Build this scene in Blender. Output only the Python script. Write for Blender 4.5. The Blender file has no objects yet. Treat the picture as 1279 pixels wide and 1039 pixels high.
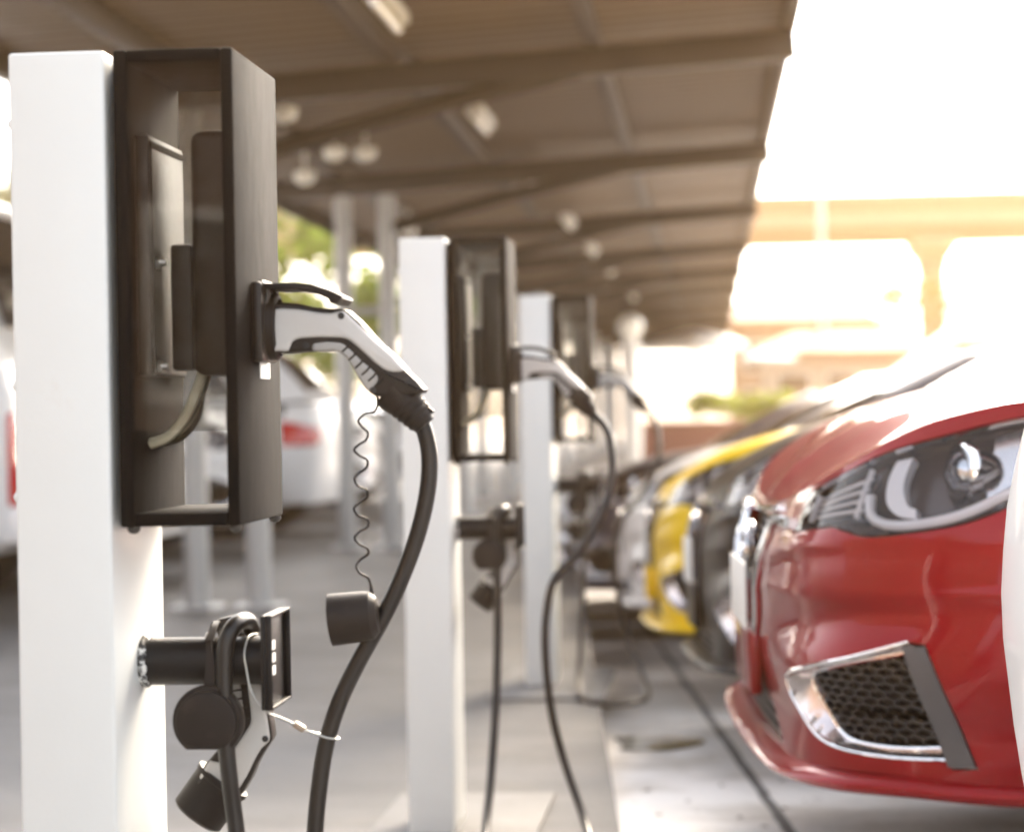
import bpy, bmesh, math, random
import numpy as np
from mathutils import Vector, Matrix
from mathutils.geometry import delaunay_2d_cdt
random.seed(7); np.random.seed(7)
scn = bpy.context.scene
COL = scn.collection
rad = math.radians

# ------------------------------------------------------------------ materials
def pmat(name, col, rough=.5, metal=0., coat=0., var=0., vscale=8., bump=0., bscale=120., rvar=0., spec=.5, stretch=None, coat_rough=.03, dirt=None, trans=0., flakes=False):
    m = bpy.data.materials.new(name); m.use_nodes = True
    nt = m.node_tree; N = nt.nodes; L = nt.links
    b = N['Principled BSDF']
    c = (*col, 1)
    b.inputs['Base Color'].default_value = c
    b.inputs['Roughness'].default_value = rough
    b.inputs['Metallic'].default_value = metal
    b.inputs['Specular IOR Level'].default_value = spec
    if coat:
        b.inputs['Coat Weight'].default_value = coat; b.inputs['Coat Roughness'].default_value = coat_rough; b.inputs['Coat IOR'].default_value = 1.38
    if trans: b.inputs['Transmission Weight'].default_value = trans
    if not (var or bump or rvar or dirt): return m
    tc = N.new('ShaderNodeTexCoord'); vec = tc.outputs['Object']
    if stretch:
        mp = N.new('ShaderNodeMapping'); mp.inputs['Scale'].default_value = stretch
        L.new(vec, mp.inputs['Vector']); vec = mp.outputs['Vector']
    def noise(scale, detail=5, rg=.6):
        n = N.new('ShaderNodeTexNoise'); n.inputs['Scale'].default_value = scale
        n.inputs['Detail'].default_value = detail; n.inputs['Roughness'].default_value = rg
        L.new(vec, n.inputs['Vector']); return n.outputs['Fac']
    out = None
    if var:
        f = noise(vscale)
        mx = N.new('ShaderNodeMix'); mx.data_type = 'RGBA'
        mx.inputs['A'].default_value = (*[v*(1-var) for v in col], 1)
        mx.inputs['B'].default_value = (*[min(1, v*(1+var)) for v in col], 1)
        L.new(f, mx.inputs['Factor']); out = mx.outputs['Result']
    if dirt:
        dcol, lo, hi, sc, amt = dirt
        f = noise(sc, 8, .65)
        mr = N.new('ShaderNodeMapRange'); mr.inputs['From Min'].default_value = lo; mr.inputs['From Max'].default_value = hi
        mr.inputs['To Max'].default_value = amt
        L.new(f, mr.inputs['Value'])
        mx = N.new('ShaderNodeMix'); mx.data_type = 'RGBA'
        if out: L.new(out, mx.inputs['A'])
        else: mx.inputs['A'].default_value = c
        mx.inputs['B'].default_value = (*dcol, 1)
        L.new(mr.outputs['Result'], mx.inputs['Factor']); out = mx.outputs['Result']
    if out: L.new(out, b.inputs['Base Color'])
    if rvar:
        f = noise(vscale*2.3)
        mr = N.new('ShaderNodeMapRange'); mr.inputs['To Min'].default_value = max(0, rough-rvar); mr.inputs['To Max'].default_value = min(1, rough+rvar)
        L.new(f, mr.inputs['Value']); L.new(mr.outputs['Result'], b.inputs['Roughness'])
    if bump:
        f = noise(bscale)
        bp = N.new('ShaderNodeBump'); bp.inputs['Strength'].default_value = 1; bp.inputs['Distance'].default_value = bump
        L.new(f, bp.inputs['Height']); L.new(bp.outputs['Normal'], b.inputs['Normal'])
    return m

def clear_mat(name, tint, fres=.06, rough=.02, ior=1.5, scratch=0.):
    m = bpy.data.materials.new(name); m.use_nodes = True
    nt = m.node_tree; N = nt.nodes; L = nt.links
    N.remove(N['Principled BSDF'])
    t = N.new('ShaderNodeBsdfTransparent'); t.inputs['Color'].default_value = (*tint, 1)
    g = N.new('ShaderNodeBsdfGlossy'); g.inputs['Roughness'].default_value = rough
    f = N.new('ShaderNodeFresnel'); f.inputs['IOR'].default_value = ior
    x = N.new('ShaderNodeMixShader')
    L.new(f.outputs['Fac'], x.inputs['Fac']); L.new(t.outputs[0], x.inputs[1]); L.new(g.outputs[0], x.inputs[2])
    o = N['Material Output']
    if scratch:
        d = N.new('ShaderNodeBsdfDiffuse'); d.inputs['Color'].default_value = (.6, .6, .58, 1)
        tc = N.new('ShaderNodeTexCoord'); n = N.new('ShaderNodeTexNoise'); n.inputs['Scale'].default_value = 60; n.inputs['Detail'].default_value = 8
        L.new(tc.outputs['Object'], n.inputs['Vector'])
        mr = N.new('ShaderNodeMapRange'); mr.inputs['From Min'].default_value = .45; mr.inputs['From Max'].default_value = .8
        mr.inputs['To Max'].default_value = scratch
        L.new(n.outputs['Fac'], mr.inputs['Value'])
        y = N.new('ShaderNodeMixShader'); L.new(mr.outputs['Result'], y.inputs['Fac'])
        L.new(x.outputs[0], y.inputs[1]); L.new(d.outputs[0], y.inputs[2]); x = y
    L.new(x.outputs[0], o.inputs['Surface'])
    return m

# ------------------------------------------------------------------ mesh helpers
class MB:
    """Collects shapes; build() links them as one mesh object. Points are stored relative to o."""
    def __init__(s, o=(0, 0, 0)): s.v = []; s.f = []; s.m = []; s.sm = []; s.o = Vector(o); s.mi = 0
    def add(s, verts, faces, smooth=False):
        k = len(s.v); s.v += [tuple(Vector(p)-s.o) for p in verts]
        for f in faces: s.f.append(tuple(k+i for i in f)); s.m.append(s.mi); s.sm.append(smooth)
    def box(s, x0, x1, y0, y1, z0, z1, r=0., rot=None, seg=2):
        bm = bmesh.new(); bmesh.ops.create_cube(bm, size=1)
        for v in bm.verts: v.co = Vector(((x0+x1)/2+v.co.x*(x1-x0), (y0+y1)/2+v.co.y*(y1-y0), (z0+z1)/2+v.co.z*(z1-z0)))
        if r: bmesh.ops.bevel(bm, geom=bm.edges[:], offset=r, segments=seg, profile=.5, affect='EDGES')
        if rot is not None:
            c = Vector(((x0+x1)/2, (y0+y1)/2, (z0+z1)/2))
            for v in bm.verts: v.co = c+rot@(v.co-c)
        s.bm(bm, bool(r))
    def bm(s, bm, smooth=False):
        bm.verts.index_update()
        s.add([v.co.copy() for v in bm.verts], [[v.index for v in f.verts] for f in bm.faces], smooth); bm.free()
    def tube(s, pts, r, n=12, cap=True, closed=False):
        P = [Vector(p) for p in pts]; rs = r if isinstance(r, (list, tuple)) else [r]*len(P)
        t = [((P[(i+1) % len(P)] if closed or i < len(P)-1 else P[i])-(P[i-1] if closed or i else P[i])).normalized() for i in range(len(P))]
        up = Vector((0, 0, 1)) if abs(t[0].z) < .9 else Vector((1, 0, 0))
        nrm = (up-t[0]*up.dot(t[0])).normalized(); V = []; F = []
        for i, p in enumerate(P):
            nrm = (nrm-t[i]*nrm.dot(t[i])).normalized(); bn = t[i].cross(nrm)
            for k in range(n):
                a = 2*math.pi*k/n; V.append(p+rs[i]*(math.cos(a)*nrm+math.sin(a)*bn))
        m = len(P)
        for i in range(m if closed else m-1):
            j = (i+1) % m
            for k in range(n): F.append((i*n+k, i*n+(k+1) % n, j*n+(k+1) % n, j*n+k))
        if cap and not closed: F += [tuple(range(n))[::-1], tuple((m-1)*n+k for k in range(n))]
        s.add(V, F, True)
    def lathe(s, prof, origin=(0, 0, 0), axis=(0, 0, 1), n=32, capped=True):
        """prof: (radius, distance along axis)"""
        a = Vector(axis).normalized(); u = a.orthogonal().normalized(); w = a.cross(u); O = Vector(origin); V = []; F = []
        for r, h in prof:
            for k in range(n):
                q = 2*math.pi*k/n; V.append(O+a*h+r*(math.cos(q)*u+math.sin(q)*w))
        for i in range(len(prof)-1):
            for k in range(n): F.append((i*n+k, i*n+(k+1) % n, (i+1)*n+(k+1) % n, (i+1)*n+k))
        if capped: F += [tuple(range(n))[::-1], tuple((len(prof)-1)*n+k for k in range(n))]
        s.add(V, F, True)
    def slab(s, poly, axis, c, t, r=.002, seg=3):
        """a closed outline (2D, in the plane across axis) thickened to t about c, edges rounded by r"""
        n = len(poly); P = [Vector(p) for p in poly]
        A = sum(P[i].x*P[(i+1) % n].y-P[(i+1) % n].x*P[i].y for i in range(n))
        if A < 0: P.reverse()
        inn = []
        for i in range(n):
            e0 = (P[i]-P[i-1]).normalized(); e1 = (P[(i+1) % n]-P[i]).normalized()
            n0 = Vector((-e0.y, e0.x)); n1 = Vector((-e1.y, e1.x)); b = n0+n1
            inn.append(b/max(.35, 1+n0.dot(n1)))
        rings = []
        for k in range(seg+1):
            a = math.pi/2*k/seg; rings.append((r*(1-math.sin(a)), -(t/2-r)-r*math.cos(a)))
        rings += [(i, -d) for i, d in reversed(rings)]
        V = []; F = []
        def put(p, d):
            return {'y': (p.x, c+d, p.y), 'x': (c+d, p.x, p.y), 'z': (p.x, p.y, c+d)}[axis]
        for i, d in rings:
            for k in range(n): V.append(put(P[k]+inn[k]*i, d))
        m = len(rings)
        for j in range(m-1):
            for k in range(n): F.append((j*n+k, j*n+(k+1) % n, (j+1)*n+(k+1) % n, (j+1)*n+k))
        F += [tuple(range(n))[::-1], tuple((m-1)*n+k for k in range(n))]
        s.add(V, F, True)
    def build(s, name, mats, parent=None, sharp=35):
        me = bpy.data.meshes.new(name); me.from_pydata(s.v, [], s.f)
        if not isinstance(mats, (list, tuple)): mats = [mats]
        for m in mats: me.materials.append(m)
        me.polygons.foreach_set('material_index', s.m); me.polygons.foreach_set('use_smooth', s.sm)
        bm = bmesh.new(); bm.from_mesh(me); bmesh.ops.recalc_face_normals(bm, faces=bm.faces); bm.to_mesh(me); bm.free()
        if any(s.sm): me.set_sharp_from_angle(angle=rad(sharp))
        o = bpy.data.objects.new(name, me); COL.objects.link(o); o.parent = parent
        return o

def tag(o, label=None, cat=None, group=None, kind=None):
    if label: o['label'] = label
    if cat: o['category'] = cat
    if group: o['group'] = group
    if kind: o['kind'] = kind
    return o
def thing(name, label, cat, loc=(0, 0, 0), rz=0, group=None):
    o = bpy.data.objects.new(name, None); COL.objects.link(o); o.location = loc; o.rotation_euler = (0, 0, rz)
    o.empty_display_size = .1
    return tag(o, label, cat, group)
def kids(o): return [c for c in KIDS.get(o.name, [])]
KIDS = {}
def reindex():
    KIDS.clear()
    for o in COL.objects:
        if o.parent: KIDS.setdefault(o.parent.name, []).append(o)
def dup(o, loc=None, rz=None, label=None, parent=None, skip=(), swap=None):
    c = o.copy(); COL.objects.link(c)
    if parent: c.parent = parent
    if loc is not None: c.location = loc
    if rz is not None: c.rotation_euler = (0, 0, rz)
    if label: c['label'] = label
    if swap:
        for sl in c.material_slots:
            m = sl.material
            if m and m.name in swap: sl.link = 'OBJECT'; sl.material = swap[m.name]
    for k in kids(o):
        if k.name.split('.')[0] in skip: continue
        dup(k, parent=c, skip=skip, swap=swap)
    return c

def pchip(xs, ys):
    xs = np.array(xs, float); ys = np.array(ys, float); h = np.diff(xs); d = np.diff(ys)/h
    m = np.zeros_like(ys); m[0] = d[0]; m[-1] = d[-1]
    for i in range(1, len(xs)-1):
        if d[i-1]*d[i] > 0:
            w1 = 2*h[i]+h[i-1]; w2 = h[i]+2*h[i-1]; m[i] = (w1+w2)/(w1/d[i-1]+w2/d[i])
    def f(x):
        x = np.clip(np.asarray(x, float), xs[0], xs[-1]); i = np.clip(np.searchsorted(xs, x)-1, 0, len(xs)-2); t = (x-xs[i])/h[i]
        return (1+2*t)*(1-t)**2*ys[i]+t*(1-t)**2*h[i]*m[i]+t*t*(3-2*t)*ys[i+1]+t*t*(t-1)*h[i]*m[i+1]
    return f
def spline(P, n=8, closed=False):
    P = [np.array(p, float) for p in P]; out = []; N = len(P)
    g = (lambda i: P[i % N]) if closed else (lambda i: P[i] if 0 <= i < N else (2*P[0]-P[1] if i < 0 else 2*P[-1]-P[-2]))
    for i in range(N if closed else N-1):
        p0, p1, p2, p3 = g(i-1), g(i), g(i+1), g(i+2)
        a = max(1e-9, np.linalg.norm(p1-p0)**.5); b = max(1e-9, np.linalg.norm(p2-p1)**.5); c = max(1e-9, np.linalg.norm(p3-p2)**.5)
        t0, t1, t2, t3 = 0, a, a+b, a+b+c
        for t in np.linspace(t1, t2, n, endpoint=False):
            a1 = (t1-t)/(t1-t0)*p0+(t-t0)/(t1-t0)*p1; a2 = (t2-t)/(t2-t1)*p1+(t-t1)/(t2-t1)*p2; a3 = (t3-t)/(t3-t2)*p2+(t-t2)/(t3-t2)*p3
            b1 = (t2-t)/(t2-t0)*a1+(t-t0)/(t2-t0)*a2; b2 = (t3-t)/(t3-t1)*a2+(t-t1)/(t3-t1)*a3
            out.append((t2-t)/(t2-t1)*b1+(t-t1)/(t2-t1)*b2)
    if not closed: out.append(P[-1])
    return out

# panels: a region of a parametric surface, triangulated with clean edges
def densify(loop, h):
    out = []
    for i in range(len(loop)):
        a = np.array(loop[i], float); b = np.array(loop[(i+1) % len(loop)], float); n = max(1, int(math.ceil(np.linalg.norm(b-a)/h)))
        for k in range(n): out.append(a+(b-a)*k/n)
    return np.array(out)
def inside(P, loop):
    x, y = P[:, 0], P[:, 1]; r = np.zeros(len(P), bool); n = len(loop)
    for i in range(n):
        x0, y0 = loop[i]; x1, y1 = loop[(i+1) % n]
        if y0 == y1: continue
        c = (y0 > y) != (y1 > y); r ^= c & (x < (x1-x0)*(y-y0)/(y1-y0)+x0)
    return r
def segdist(P, loop):
    d = np.full(len(P), 9e9); n = len(loop)
    for i in range(n):
        a = loop[i]; b = loop[(i+1) % n]; e = b-a; L2 = max(1e-12, e@e)
        t = np.clip(((P-a)@e)/L2, 0, 1); d = np.minimum(d, np.linalg.norm(P-a-t[:, None]*e, axis=1))
    return d
def panel(name, fn, outer, holes, h, mat, parent, flange=.012, flip=False, edge=None, exact=True):
    loops = [densify(outer, edge or h)]+[densify(q, edge or h) for q in holes]
    lo = loops[0].min(0); hi = loops[0].max(0)
    gx = np.arange(lo[0], hi[0]+h, h); gy = np.arange(lo[1], hi[1]+h, h*.87)
    G = np.array([(x+(h/2 if j % 2 else 0), y) for j, y in enumerate(gy) for x in gx])
    k = inside(G, loops[0])
    for q in loops[1:]: k &= ~inside(G, q)
    G = G[k]
    for q in loops: G = G[segdist(G, q) > h*.5]
    V = np.vstack(loops+[G]); E = []; base = 0
    for q in loops:
        n = len(q); E += [(base+i, base+(i+1) % n) for i in range(n)]; base += n
    vo, eo, fo, ov, _, _ = delaunay_2d_cdt([Vector(p) for p in V], E, [], 0, 1e-7)
    V2 = np.array([(p.x, p.y) for p in vo]); T = np.array([tuple(f) for f in fo]); cen = V2[T].mean(1)
    k = inside(cen, loops[0])
    for q in loops[1:]: k &= ~inside(cen, q)
    T = T[k]
    e = 1e-4; P = fn(V2[:, 0], V2[:, 1])
    du = fn(V2[:, 0]+e, V2[:, 1])-fn(V2[:, 0]-e, V2[:, 1]); dv = fn(V2[:, 0], V2[:, 1]+e)-fn(V2[:, 0], V2[:, 1]-e)
    Nn = np.cross(du, dv); Nn /= np.linalg.norm(Nn, axis=1)[:, None]+1e-12
    ar = V2[T]; s = (ar[:, 1, 0]-ar[:, 0, 0])*(ar[:, 2, 1]-ar[:, 0, 1])-(ar[:, 1, 1]-ar[:, 0, 1])*(ar[:, 2, 0]-ar[:, 0, 0])
    T[s < 0] = T[s < 0][:, ::-1]
    if flip: T = T[:, ::-1]; Nn = -Nn
    verts = [tuple(p) for p in P]; faces = [tuple(int(i) for i in t) for t in T]; ln = [tuple(Nn[i]) for t in T for i in t]
    if flange:
        cnt = {}
        for t in faces:
            for i in range(3): cnt[(t[i], t[(i+1) % 3])] = 1
        mp = {}
        for (a, b) in list(cnt):
            if (b, a) in cnt: continue
            for i in (a, b):
                if i not in mp: mp[i] = len(verts); verts.append(tuple(P[i]-Nn[i]*flange))
            faces.append((b, a, mp[a], mp[b]))
            ee = P[b]-P[a]; fnm = np.cross(ee, Nn[a]); fnm = fnm/(np.linalg.norm(fnm)+1e-12)
            w = .25; na = fnm
            ln += [tuple(fnm)]*4
    me = bpy.data.meshes.new(name); me.from_pydata(verts, [], faces); me.materials.append(mat)
    me.polygons.foreach_set('use_smooth', [True]*len(faces)); me.update()
    if exact and len(me.loops) == len(ln): me.normals_split_custom_set(ln)
    o = bpy.data.objects.new(name, me); COL.objects.link(o); o.parent = parent
    return o

# ------------------------------------------------------------------ the car: body surface over (distance round the plan outline s, height z)
CT=[(0,0),(.001,.15),(.004,.3),(.012,.45),(.026,.57),(.052,.66),(.097,.735),(.165,.795),(.26,.838),(.38,.864),(.54,.879),(.8,.888),(1.3,.896),(2.1,.9),(2.9,.893),(3.4,.878),(3.75,.852),(3.95,.815),(4.09,.74),(4.17,.62),(4.215,.45),(4.235,.25),(4.24,0)]
_c=np.array(CT)
def _catmull(P,n=24):
    P=np.vstack([[P[1][0],-P[1][1]],P,[P[-2][0],-P[-2][1]]]); out=[]
    for i in range(1,len(P)-2):
        p0,p1,p2,p3=P[i-1:i+3]
        t0=0; t1=t0+np.linalg.norm(p1-p0)**.5; t2=t1+np.linalg.norm(p2-p1)**.5; t3=t2+np.linalg.norm(p3-p2)**.5
        for t in np.linspace(t1,t2,n,endpoint=False):
            a1=(t1-t)/(t1-t0)*p0+(t-t0)/(t1-t0)*p1; a2=(t2-t)/(t2-t1)*p1+(t-t1)/(t2-t1)*p2; a3=(t3-t)/(t3-t2)*p2+(t-t2)/(t3-t2)*p3
            b1=(t2-t)/(t2-t0)*a1+(t-t0)/(t2-t0)*a2; b2=(t3-t)/(t3-t1)*a2+(t-t1)/(t3-t1)*a3
            out.append((t2-t)/(t2-t1)*b1+(t-t1)/(t2-t1)*b2)
    out.append(P[-2]); return np.array(out)
_d=_catmull(_c); _s=np.concatenate([[0],np.cumsum(np.linalg.norm(np.diff(_d,axis=0),axis=1))]); SMAX=float(_s[-1])
_t=np.gradient(_d,_s,axis=0); _t/=np.linalg.norm(_t,axis=1)[:,None]
# smooth tangents
for _ in range(12): _t[1:-1]=(_t[:-2]+2*_t[1:-1]+_t[2:])/4
_t/=np.linalg.norm(_t,axis=1)[:,None]
def C(s):
    a=np.abs(s); sg=np.where(np.asarray(s)<0,-1.,1.)
    b=np.interp(a,_s,_d[:,0]); y=np.interp(a,_s,_d[:,1])*sg
    tb=np.interp(a,_s,_t[:,0]); ty=np.interp(a,_s,_t[:,1]); n=np.hypot(tb,ty)+1e-9
    return b,y,-ty/n,tb/n*sg   # outward normal
FR=pchip([.15,.2,.24,.27,.31,.36,.41,.46,.54,.60,.66,.71,.76,.82,.88,.95,1.05],[.10,.05,.02,.004,.006,.010,.004,.0,.0,.006,.018,.034,.058,.095,.145,.22,.36])
SD=pchip([.15,.2,.26,.34,.45,.55,.64,.70,.78,.86,.94,1.05],[.13,.085,.045,.022,.010,.002,.0,.002,.016,.036,.065,.12])
RR=pchip([.15,.25,.4,.55,.65,.75,.85,.95,1.05],[.14,.075,.030,.008,.0,.006,.026,.06,.11])
def sm(a,b,x):
    t=np.clip((np.asarray(x,float)-a)/(b-a),0,1); return t*t*(3-2*t)
def inset(s,z):
    a=np.abs(s); w=sm(.75,1.45,a); r=sm(4.6,5.1,a)
    return FR(z)*(1-w)+SD(z)*w*(1-r)+RR(z)*r
BUMPS=[]  # (s0,z0,rs,rz,angle,amp)
def bump(s,z):
    a=np.abs(s); o=0
    for s0,z0,rs,rz,ang,amp in BUMPS:
        c,n=math.cos(ang),math.sin(ang); u=((a-s0)*c+(z-z0)*n)/rs; v=(-(a-s0)*n+(z-z0)*c)/rz
        o=o+amp*np.exp(-(u*u+v*v))
    return o
def S(s,z,off=0.):
    s=np.asarray(s,float); z=np.asarray(z,float)
    b,y,nb,ny=C(s); i=inset(s,z)-bump(s,z)-off
    return np.stack([b-nb*i,y-ny*i,z+0*b],-1)
BUMPS += [(.64, .530, .27, .040, .10, -.022), (.80, .41, .28, .125, .05, .020), (.55, .652, .24, .016, .10, .009), (.30, .60, .25, .05, 0, .004), (1.9, .60, 1.6, .012, .02, .006), (1.9, .36, 1.4, .05, 0, -.012)]
ZH = pchip([0, .1, .284, .505, .658, .762, .888, .992, 1.07, 1.3, 1.7, 2.1], [.712, .716, .724, .756, .795, .831, .866, .886, .897, .912, .925, .935])
ZL = pchip([0, .339, .569, .812, .938, 1.056, 1.3], [.280, .282, .288, .294, .285, .274, .262])
def s_at(b):  # s of a point on the flank at distance b behind the nose
    i = np.searchsorted(_d[:, 0], b); return float(np.interp(b, _d[:, 0], _s))
def mir(P): return [(-a, b) for a, b in P][::-1]
HL_UP = spline([(.528, .746), (.664, .783), (.776, .816), (.921, .844), (1.069, .872), (1.22, .889), (1.36, .893)], 6)
HL_LO = spline([(1.36, .893), (1.2, .812), (1.064, .737), (.975, .702), (.873, .684), (.788, .677), (.735, .684), (.695, .690)], 6)+spline([(.695, .690), (.60, .682), (.503, .671)], 4)[1:]
HL = [tuple(p) for p in HL_UP+HL_LO[1:]]
GR = [(0, .690), (.18, .689), (.29, .684), (.275, .64), (.255, .60), (.2, .5), (.165, .455), (.13, .435), (0, .425)]
LG = [(0, .370), (.17, .366), (.30, .350), (.40, .325), (.478, .303), (.44, .297), (0, .292)]
FG = [(.566, .430), (.665, .456), (.767, .479), (.877, .510), (.905, .507), (.984, .305), (.942, .304), (.934, .321), (.83, .322), (.72, .331), (.665, .347), (.61, .380), (.572, .412)]
FM = [tuple(p) for p in [(.640, .436), (.70, .457), (.879, .494), (.928, .336), (.83, .333), (.735, .342), (.70, .362), (.664, .402)]]
def inset_loop(L, d):
    P = np.array(L, float); n = len(P); A = sum(P[i, 0]*P[(i+1) % n, 1]-P[(i+1) % n, 0]*P[i, 1] for i in range(n)); sg = 1 if A > 0 else -1; o = []
    for i in range(n):
        e0 = P[i]-P[i-1]; e1 = P[(i+1) % n]-P[i]; e0 = e0/(np.linalg.norm(e0)+1e-9); e1 = e1/(np.linalg.norm(e1)+1e-9)
        b = np.array([-e0[1]-e1[1], e0[0]+e1[0]]); q = max(.35, 1+(e0@e1)); o.append(tuple(P[i]+sg*d*b/q))
    return o
def sym(half):  # an outline on the centre line from its half
    return half+mir(half)[(1 if half[-1][0] == 0 else 0):(-1 if half[0][0] == 0 else None)]

red_paint = pmat('car_paint', (.205, .0022, .0062), .34, metal=.3, coat=.7, coat_rough=.015, spec=.06)
chrome = pmat('chrome', (.82, .82, .83), .07, metal=1)
sky_sheen_grey = pmat('sky_sheen_grey', (.62, .62, .64), .22, metal=.85)
bezel_chrome = pmat('bezel_chrome', (.62, .56, .56), .22, metal=1)
dark_chrome = pmat('dark_chrome', (.30, .29, .30), .16, metal=1)
black_trim = pmat('black_trim', (.018, .018, .020), .42, spec=.4)
black_deep = pmat('black_deep', (.006, .006, .007), .7, spec=.2)
mesh_black = pmat('mesh_black', (.022, .022, .025), .28)
strip_grey = pmat('strip_grey', (.055, .055, .06), .38)
lens_clear = clear_mat('lens_clear', (.93, .93, .94), ior=1.45, rough=.01)
lens_tint = pmat('lamp_housing', (.06, .045, .045), .22, spec=.6)
lens_white = pmat('light_guide', (.75, .75, .78), .12, coat=1)
projector_glass = pmat('projector_glass', (.55, .58, .62), .03, metal=.9)
window_dark = pmat('window_dark', (.012, .014, .016), .04, coat=1, spec=.7)
rubber = pmat('rubber', (.02, .02, .02), .75, var=.3, vscale=30)
alloy = pmat('alloy', (.5, .5, .52), .28, metal=.9)
tail_red = pmat('tail_lamp_red', (.5, .01, .012), .12, coat=1)
plate_white = pmat('plate_white', (.78, .78, .76), .4)

def Soff(off, sg=1):
    return lambda u, v: S(u, v, off)
FLIP = True
def hood_fn():
    ss = np.concatenate([np.linspace(-1.95, 1.95, 61)]); E2 = np.linspace(-1.95, 1.95, 181); E2 = S(E2, ZH(np.abs(E2))); E = S(ss, ZH(np.abs(ss)))
    cl = np.array([(.032, .0, .716), (.07, 0, .762), (.115, 0, .796), (.19, 0, .845), (.35, 0, .912), (.55, 0, .954), (.8, 0, .985), (1.0, 0, 1.0), (1.16, 0, 1.01)])
    rd = [(b, s*y, z-.006*(y > .3)) for b, z in ((.19, .842), (.35, .912), (.55, .955), (.8, .985), (1.05, 1.003)) for y in (.25, .42) for s in (-1, 1)]
    K = np.vstack([E, cl[1:], rd, [(1.27, .3, 1.02), (1.27, -.3, 1.02), (1.27, .6, .985), (1.27, -.6, .985)]])
    X = K[:, :2]; n = len(X)
    def phi(r): return np.where(r > 1e-9, r*r*np.log(r+1e-12), 0)
    A = np.zeros((n+3, n+3)); A[:n, :n] = phi(np.linalg.norm(X[:, None]-X[None], axis=2))+1e-5*np.eye(n)
    A[:n, n] = 1; A[:n, n+1:] = X; A[n, :n] = 1; A[n+1:, :n] = X.T
    w = np.linalg.solve(A, np.concatenate([K[:, 2], [0, 0, 0]]))
    def f(u, v):
        u = np.asarray(u, float); v = np.asarray(v, float)
        r = np.hypot(u[..., None]-X[:, 0], v[..., None]-X[:, 1])
        return np.stack([u, v, phi(r)@w[:n]+w[n]+w[n+1]*u+w[n+2]*v], -1)
    edge = [(p[0], p[1]) for p in E2]
    return f, edge
GB = [(1.10, 0), (1.12, .42), (1.22, .70), (1.5, .835), (2.2, .845), (3.2, .825), (3.75, .77), (4.08, .5), (4.14, 0)]
GT = [(1.95, 0), (1.97, .33), (2.03, .5), (2.2, .565), (2.6, .59), (3.1, .575), (3.45, .52), (3.58, .33), (3.62, 0)]
GZ = [1.005, .995, .965, .945, .945, .95, .96, .985, .99]
_ix = list(range(-8, 9))
def _full(P): return np.array([(b, -y) for b, y in P[:0:-1]]+P)
_gb = np.array(spline(_full(GB), 16)); _gt = np.array(spline(_full(GT), 16)); _gu = np.linspace(-8, 8, len(_gb))
_gz = np.interp(np.abs(_gu), range(9), GZ)
US = .42
def Gs(u, v, off=0.):
    u = np.asarray(u)/US; v = np.asarray(v)/.7
    b0 = np.interp(u, _gu, _gb[:, 0]); y0 = np.interp(u, _gu, _gb[:, 1]); z0 = np.interp(u, _gu, _gz)
    b1 = np.interp(u, _gu, _gt[:, 0]); y1 = np.interp(u, _gu, _gt[:, 1]); z1 = 1.455-.02*np.abs(y1)/.5
    q = 4*v*(1-v)*.035+off; cx = 2.6
    d = np.stack([b0-cx, y0*2.2], -1); d /= np.linalg.norm(d, axis=-1)[..., None]+1e-9
    return np.stack([b0+(b1-b0)*v+d[..., 0]*q, y0+(y1-y0)*v+d[..., 1]*q, z0+(z1-z0)*v+q*.4], -1)
def gpoly(P): return [(u*US, v*.7) for u, v in P]

def tube_on(mb, pts, off, r, n=8, closed=False):
    P = S(np.array([p[0] for p in pts]), np.array([p[1] for p in pts]), off); mb.tube([tuple(p) for p in P], r, n, closed=closed)

def honeycomb(name, poly, off, cw, ch, mat, parent, sg=1, depth=.012, wall=.0028):
    """a grille: hexagonal wall lattice clipped to an outline, standing off the body surface"""
    P = np.array(poly); lo, hi = P.min(0), P.max(0); V = []; F = []; segs = set()
    nx = int((hi[0]-lo[0])/cw)+3; ny = int((hi[1]-lo[1])/(ch*.75))+3
    hexo = [(-.5, -.25), (0, -.5), (.5, -.25), (.5, .25), (0, .5), (-.5, .25)]
    for j in range(-1, ny):
        for i in range(-1, nx):
            cx = lo[0]+(i+(.5 if j % 2 else 0))*cw; cy = lo[1]+j*ch*.75
            for k in range(6):
                a = hexo[k]; b = hexo[(k+1) % 6]
                pa = (round(cx+a[0]*cw, 5), round(cy+a[1]*ch, 5)); pb = (round(cx+b[0]*cw, 5), round(cy+b[1]*ch, 5))
                segs.add((min(pa, pb), max(pa, pb)))
    segs = sorted(segs); M = np.array([((a[0]+b[0])/2, (a[1]+b[1])/2) for a, b in segs]); ok = inside(M, P)
    for (a, b), k in zip(segs, ok):
        if not k: continue
        d = np.array(b)-np.array(a); d /= np.linalg.norm(d); nn = np.array([-d[1], d[0]])*wall
        q = [np.array(a)-nn, np.array(b)-nn, np.array(b)+nn, np.array(a)+nn]
        base = len(V); qs = np.array([x[0] for x in q])*sg; qz = np.array([x[1] for x in q])
        mid = (qs.mean(), qz.mean())
        for o in (off, off-depth): V += [tuple(p) for p in S(qs, qz, o)]
        F += [(base, base+1, base+2, base+3)]+[(base+i, base+(i+1) % 4, base+4+(i+1) % 4, base+4+i) for i in range(4)]
    mb = MB(); mb.add(V, F); return mb.build(name, mat, parent)

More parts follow.
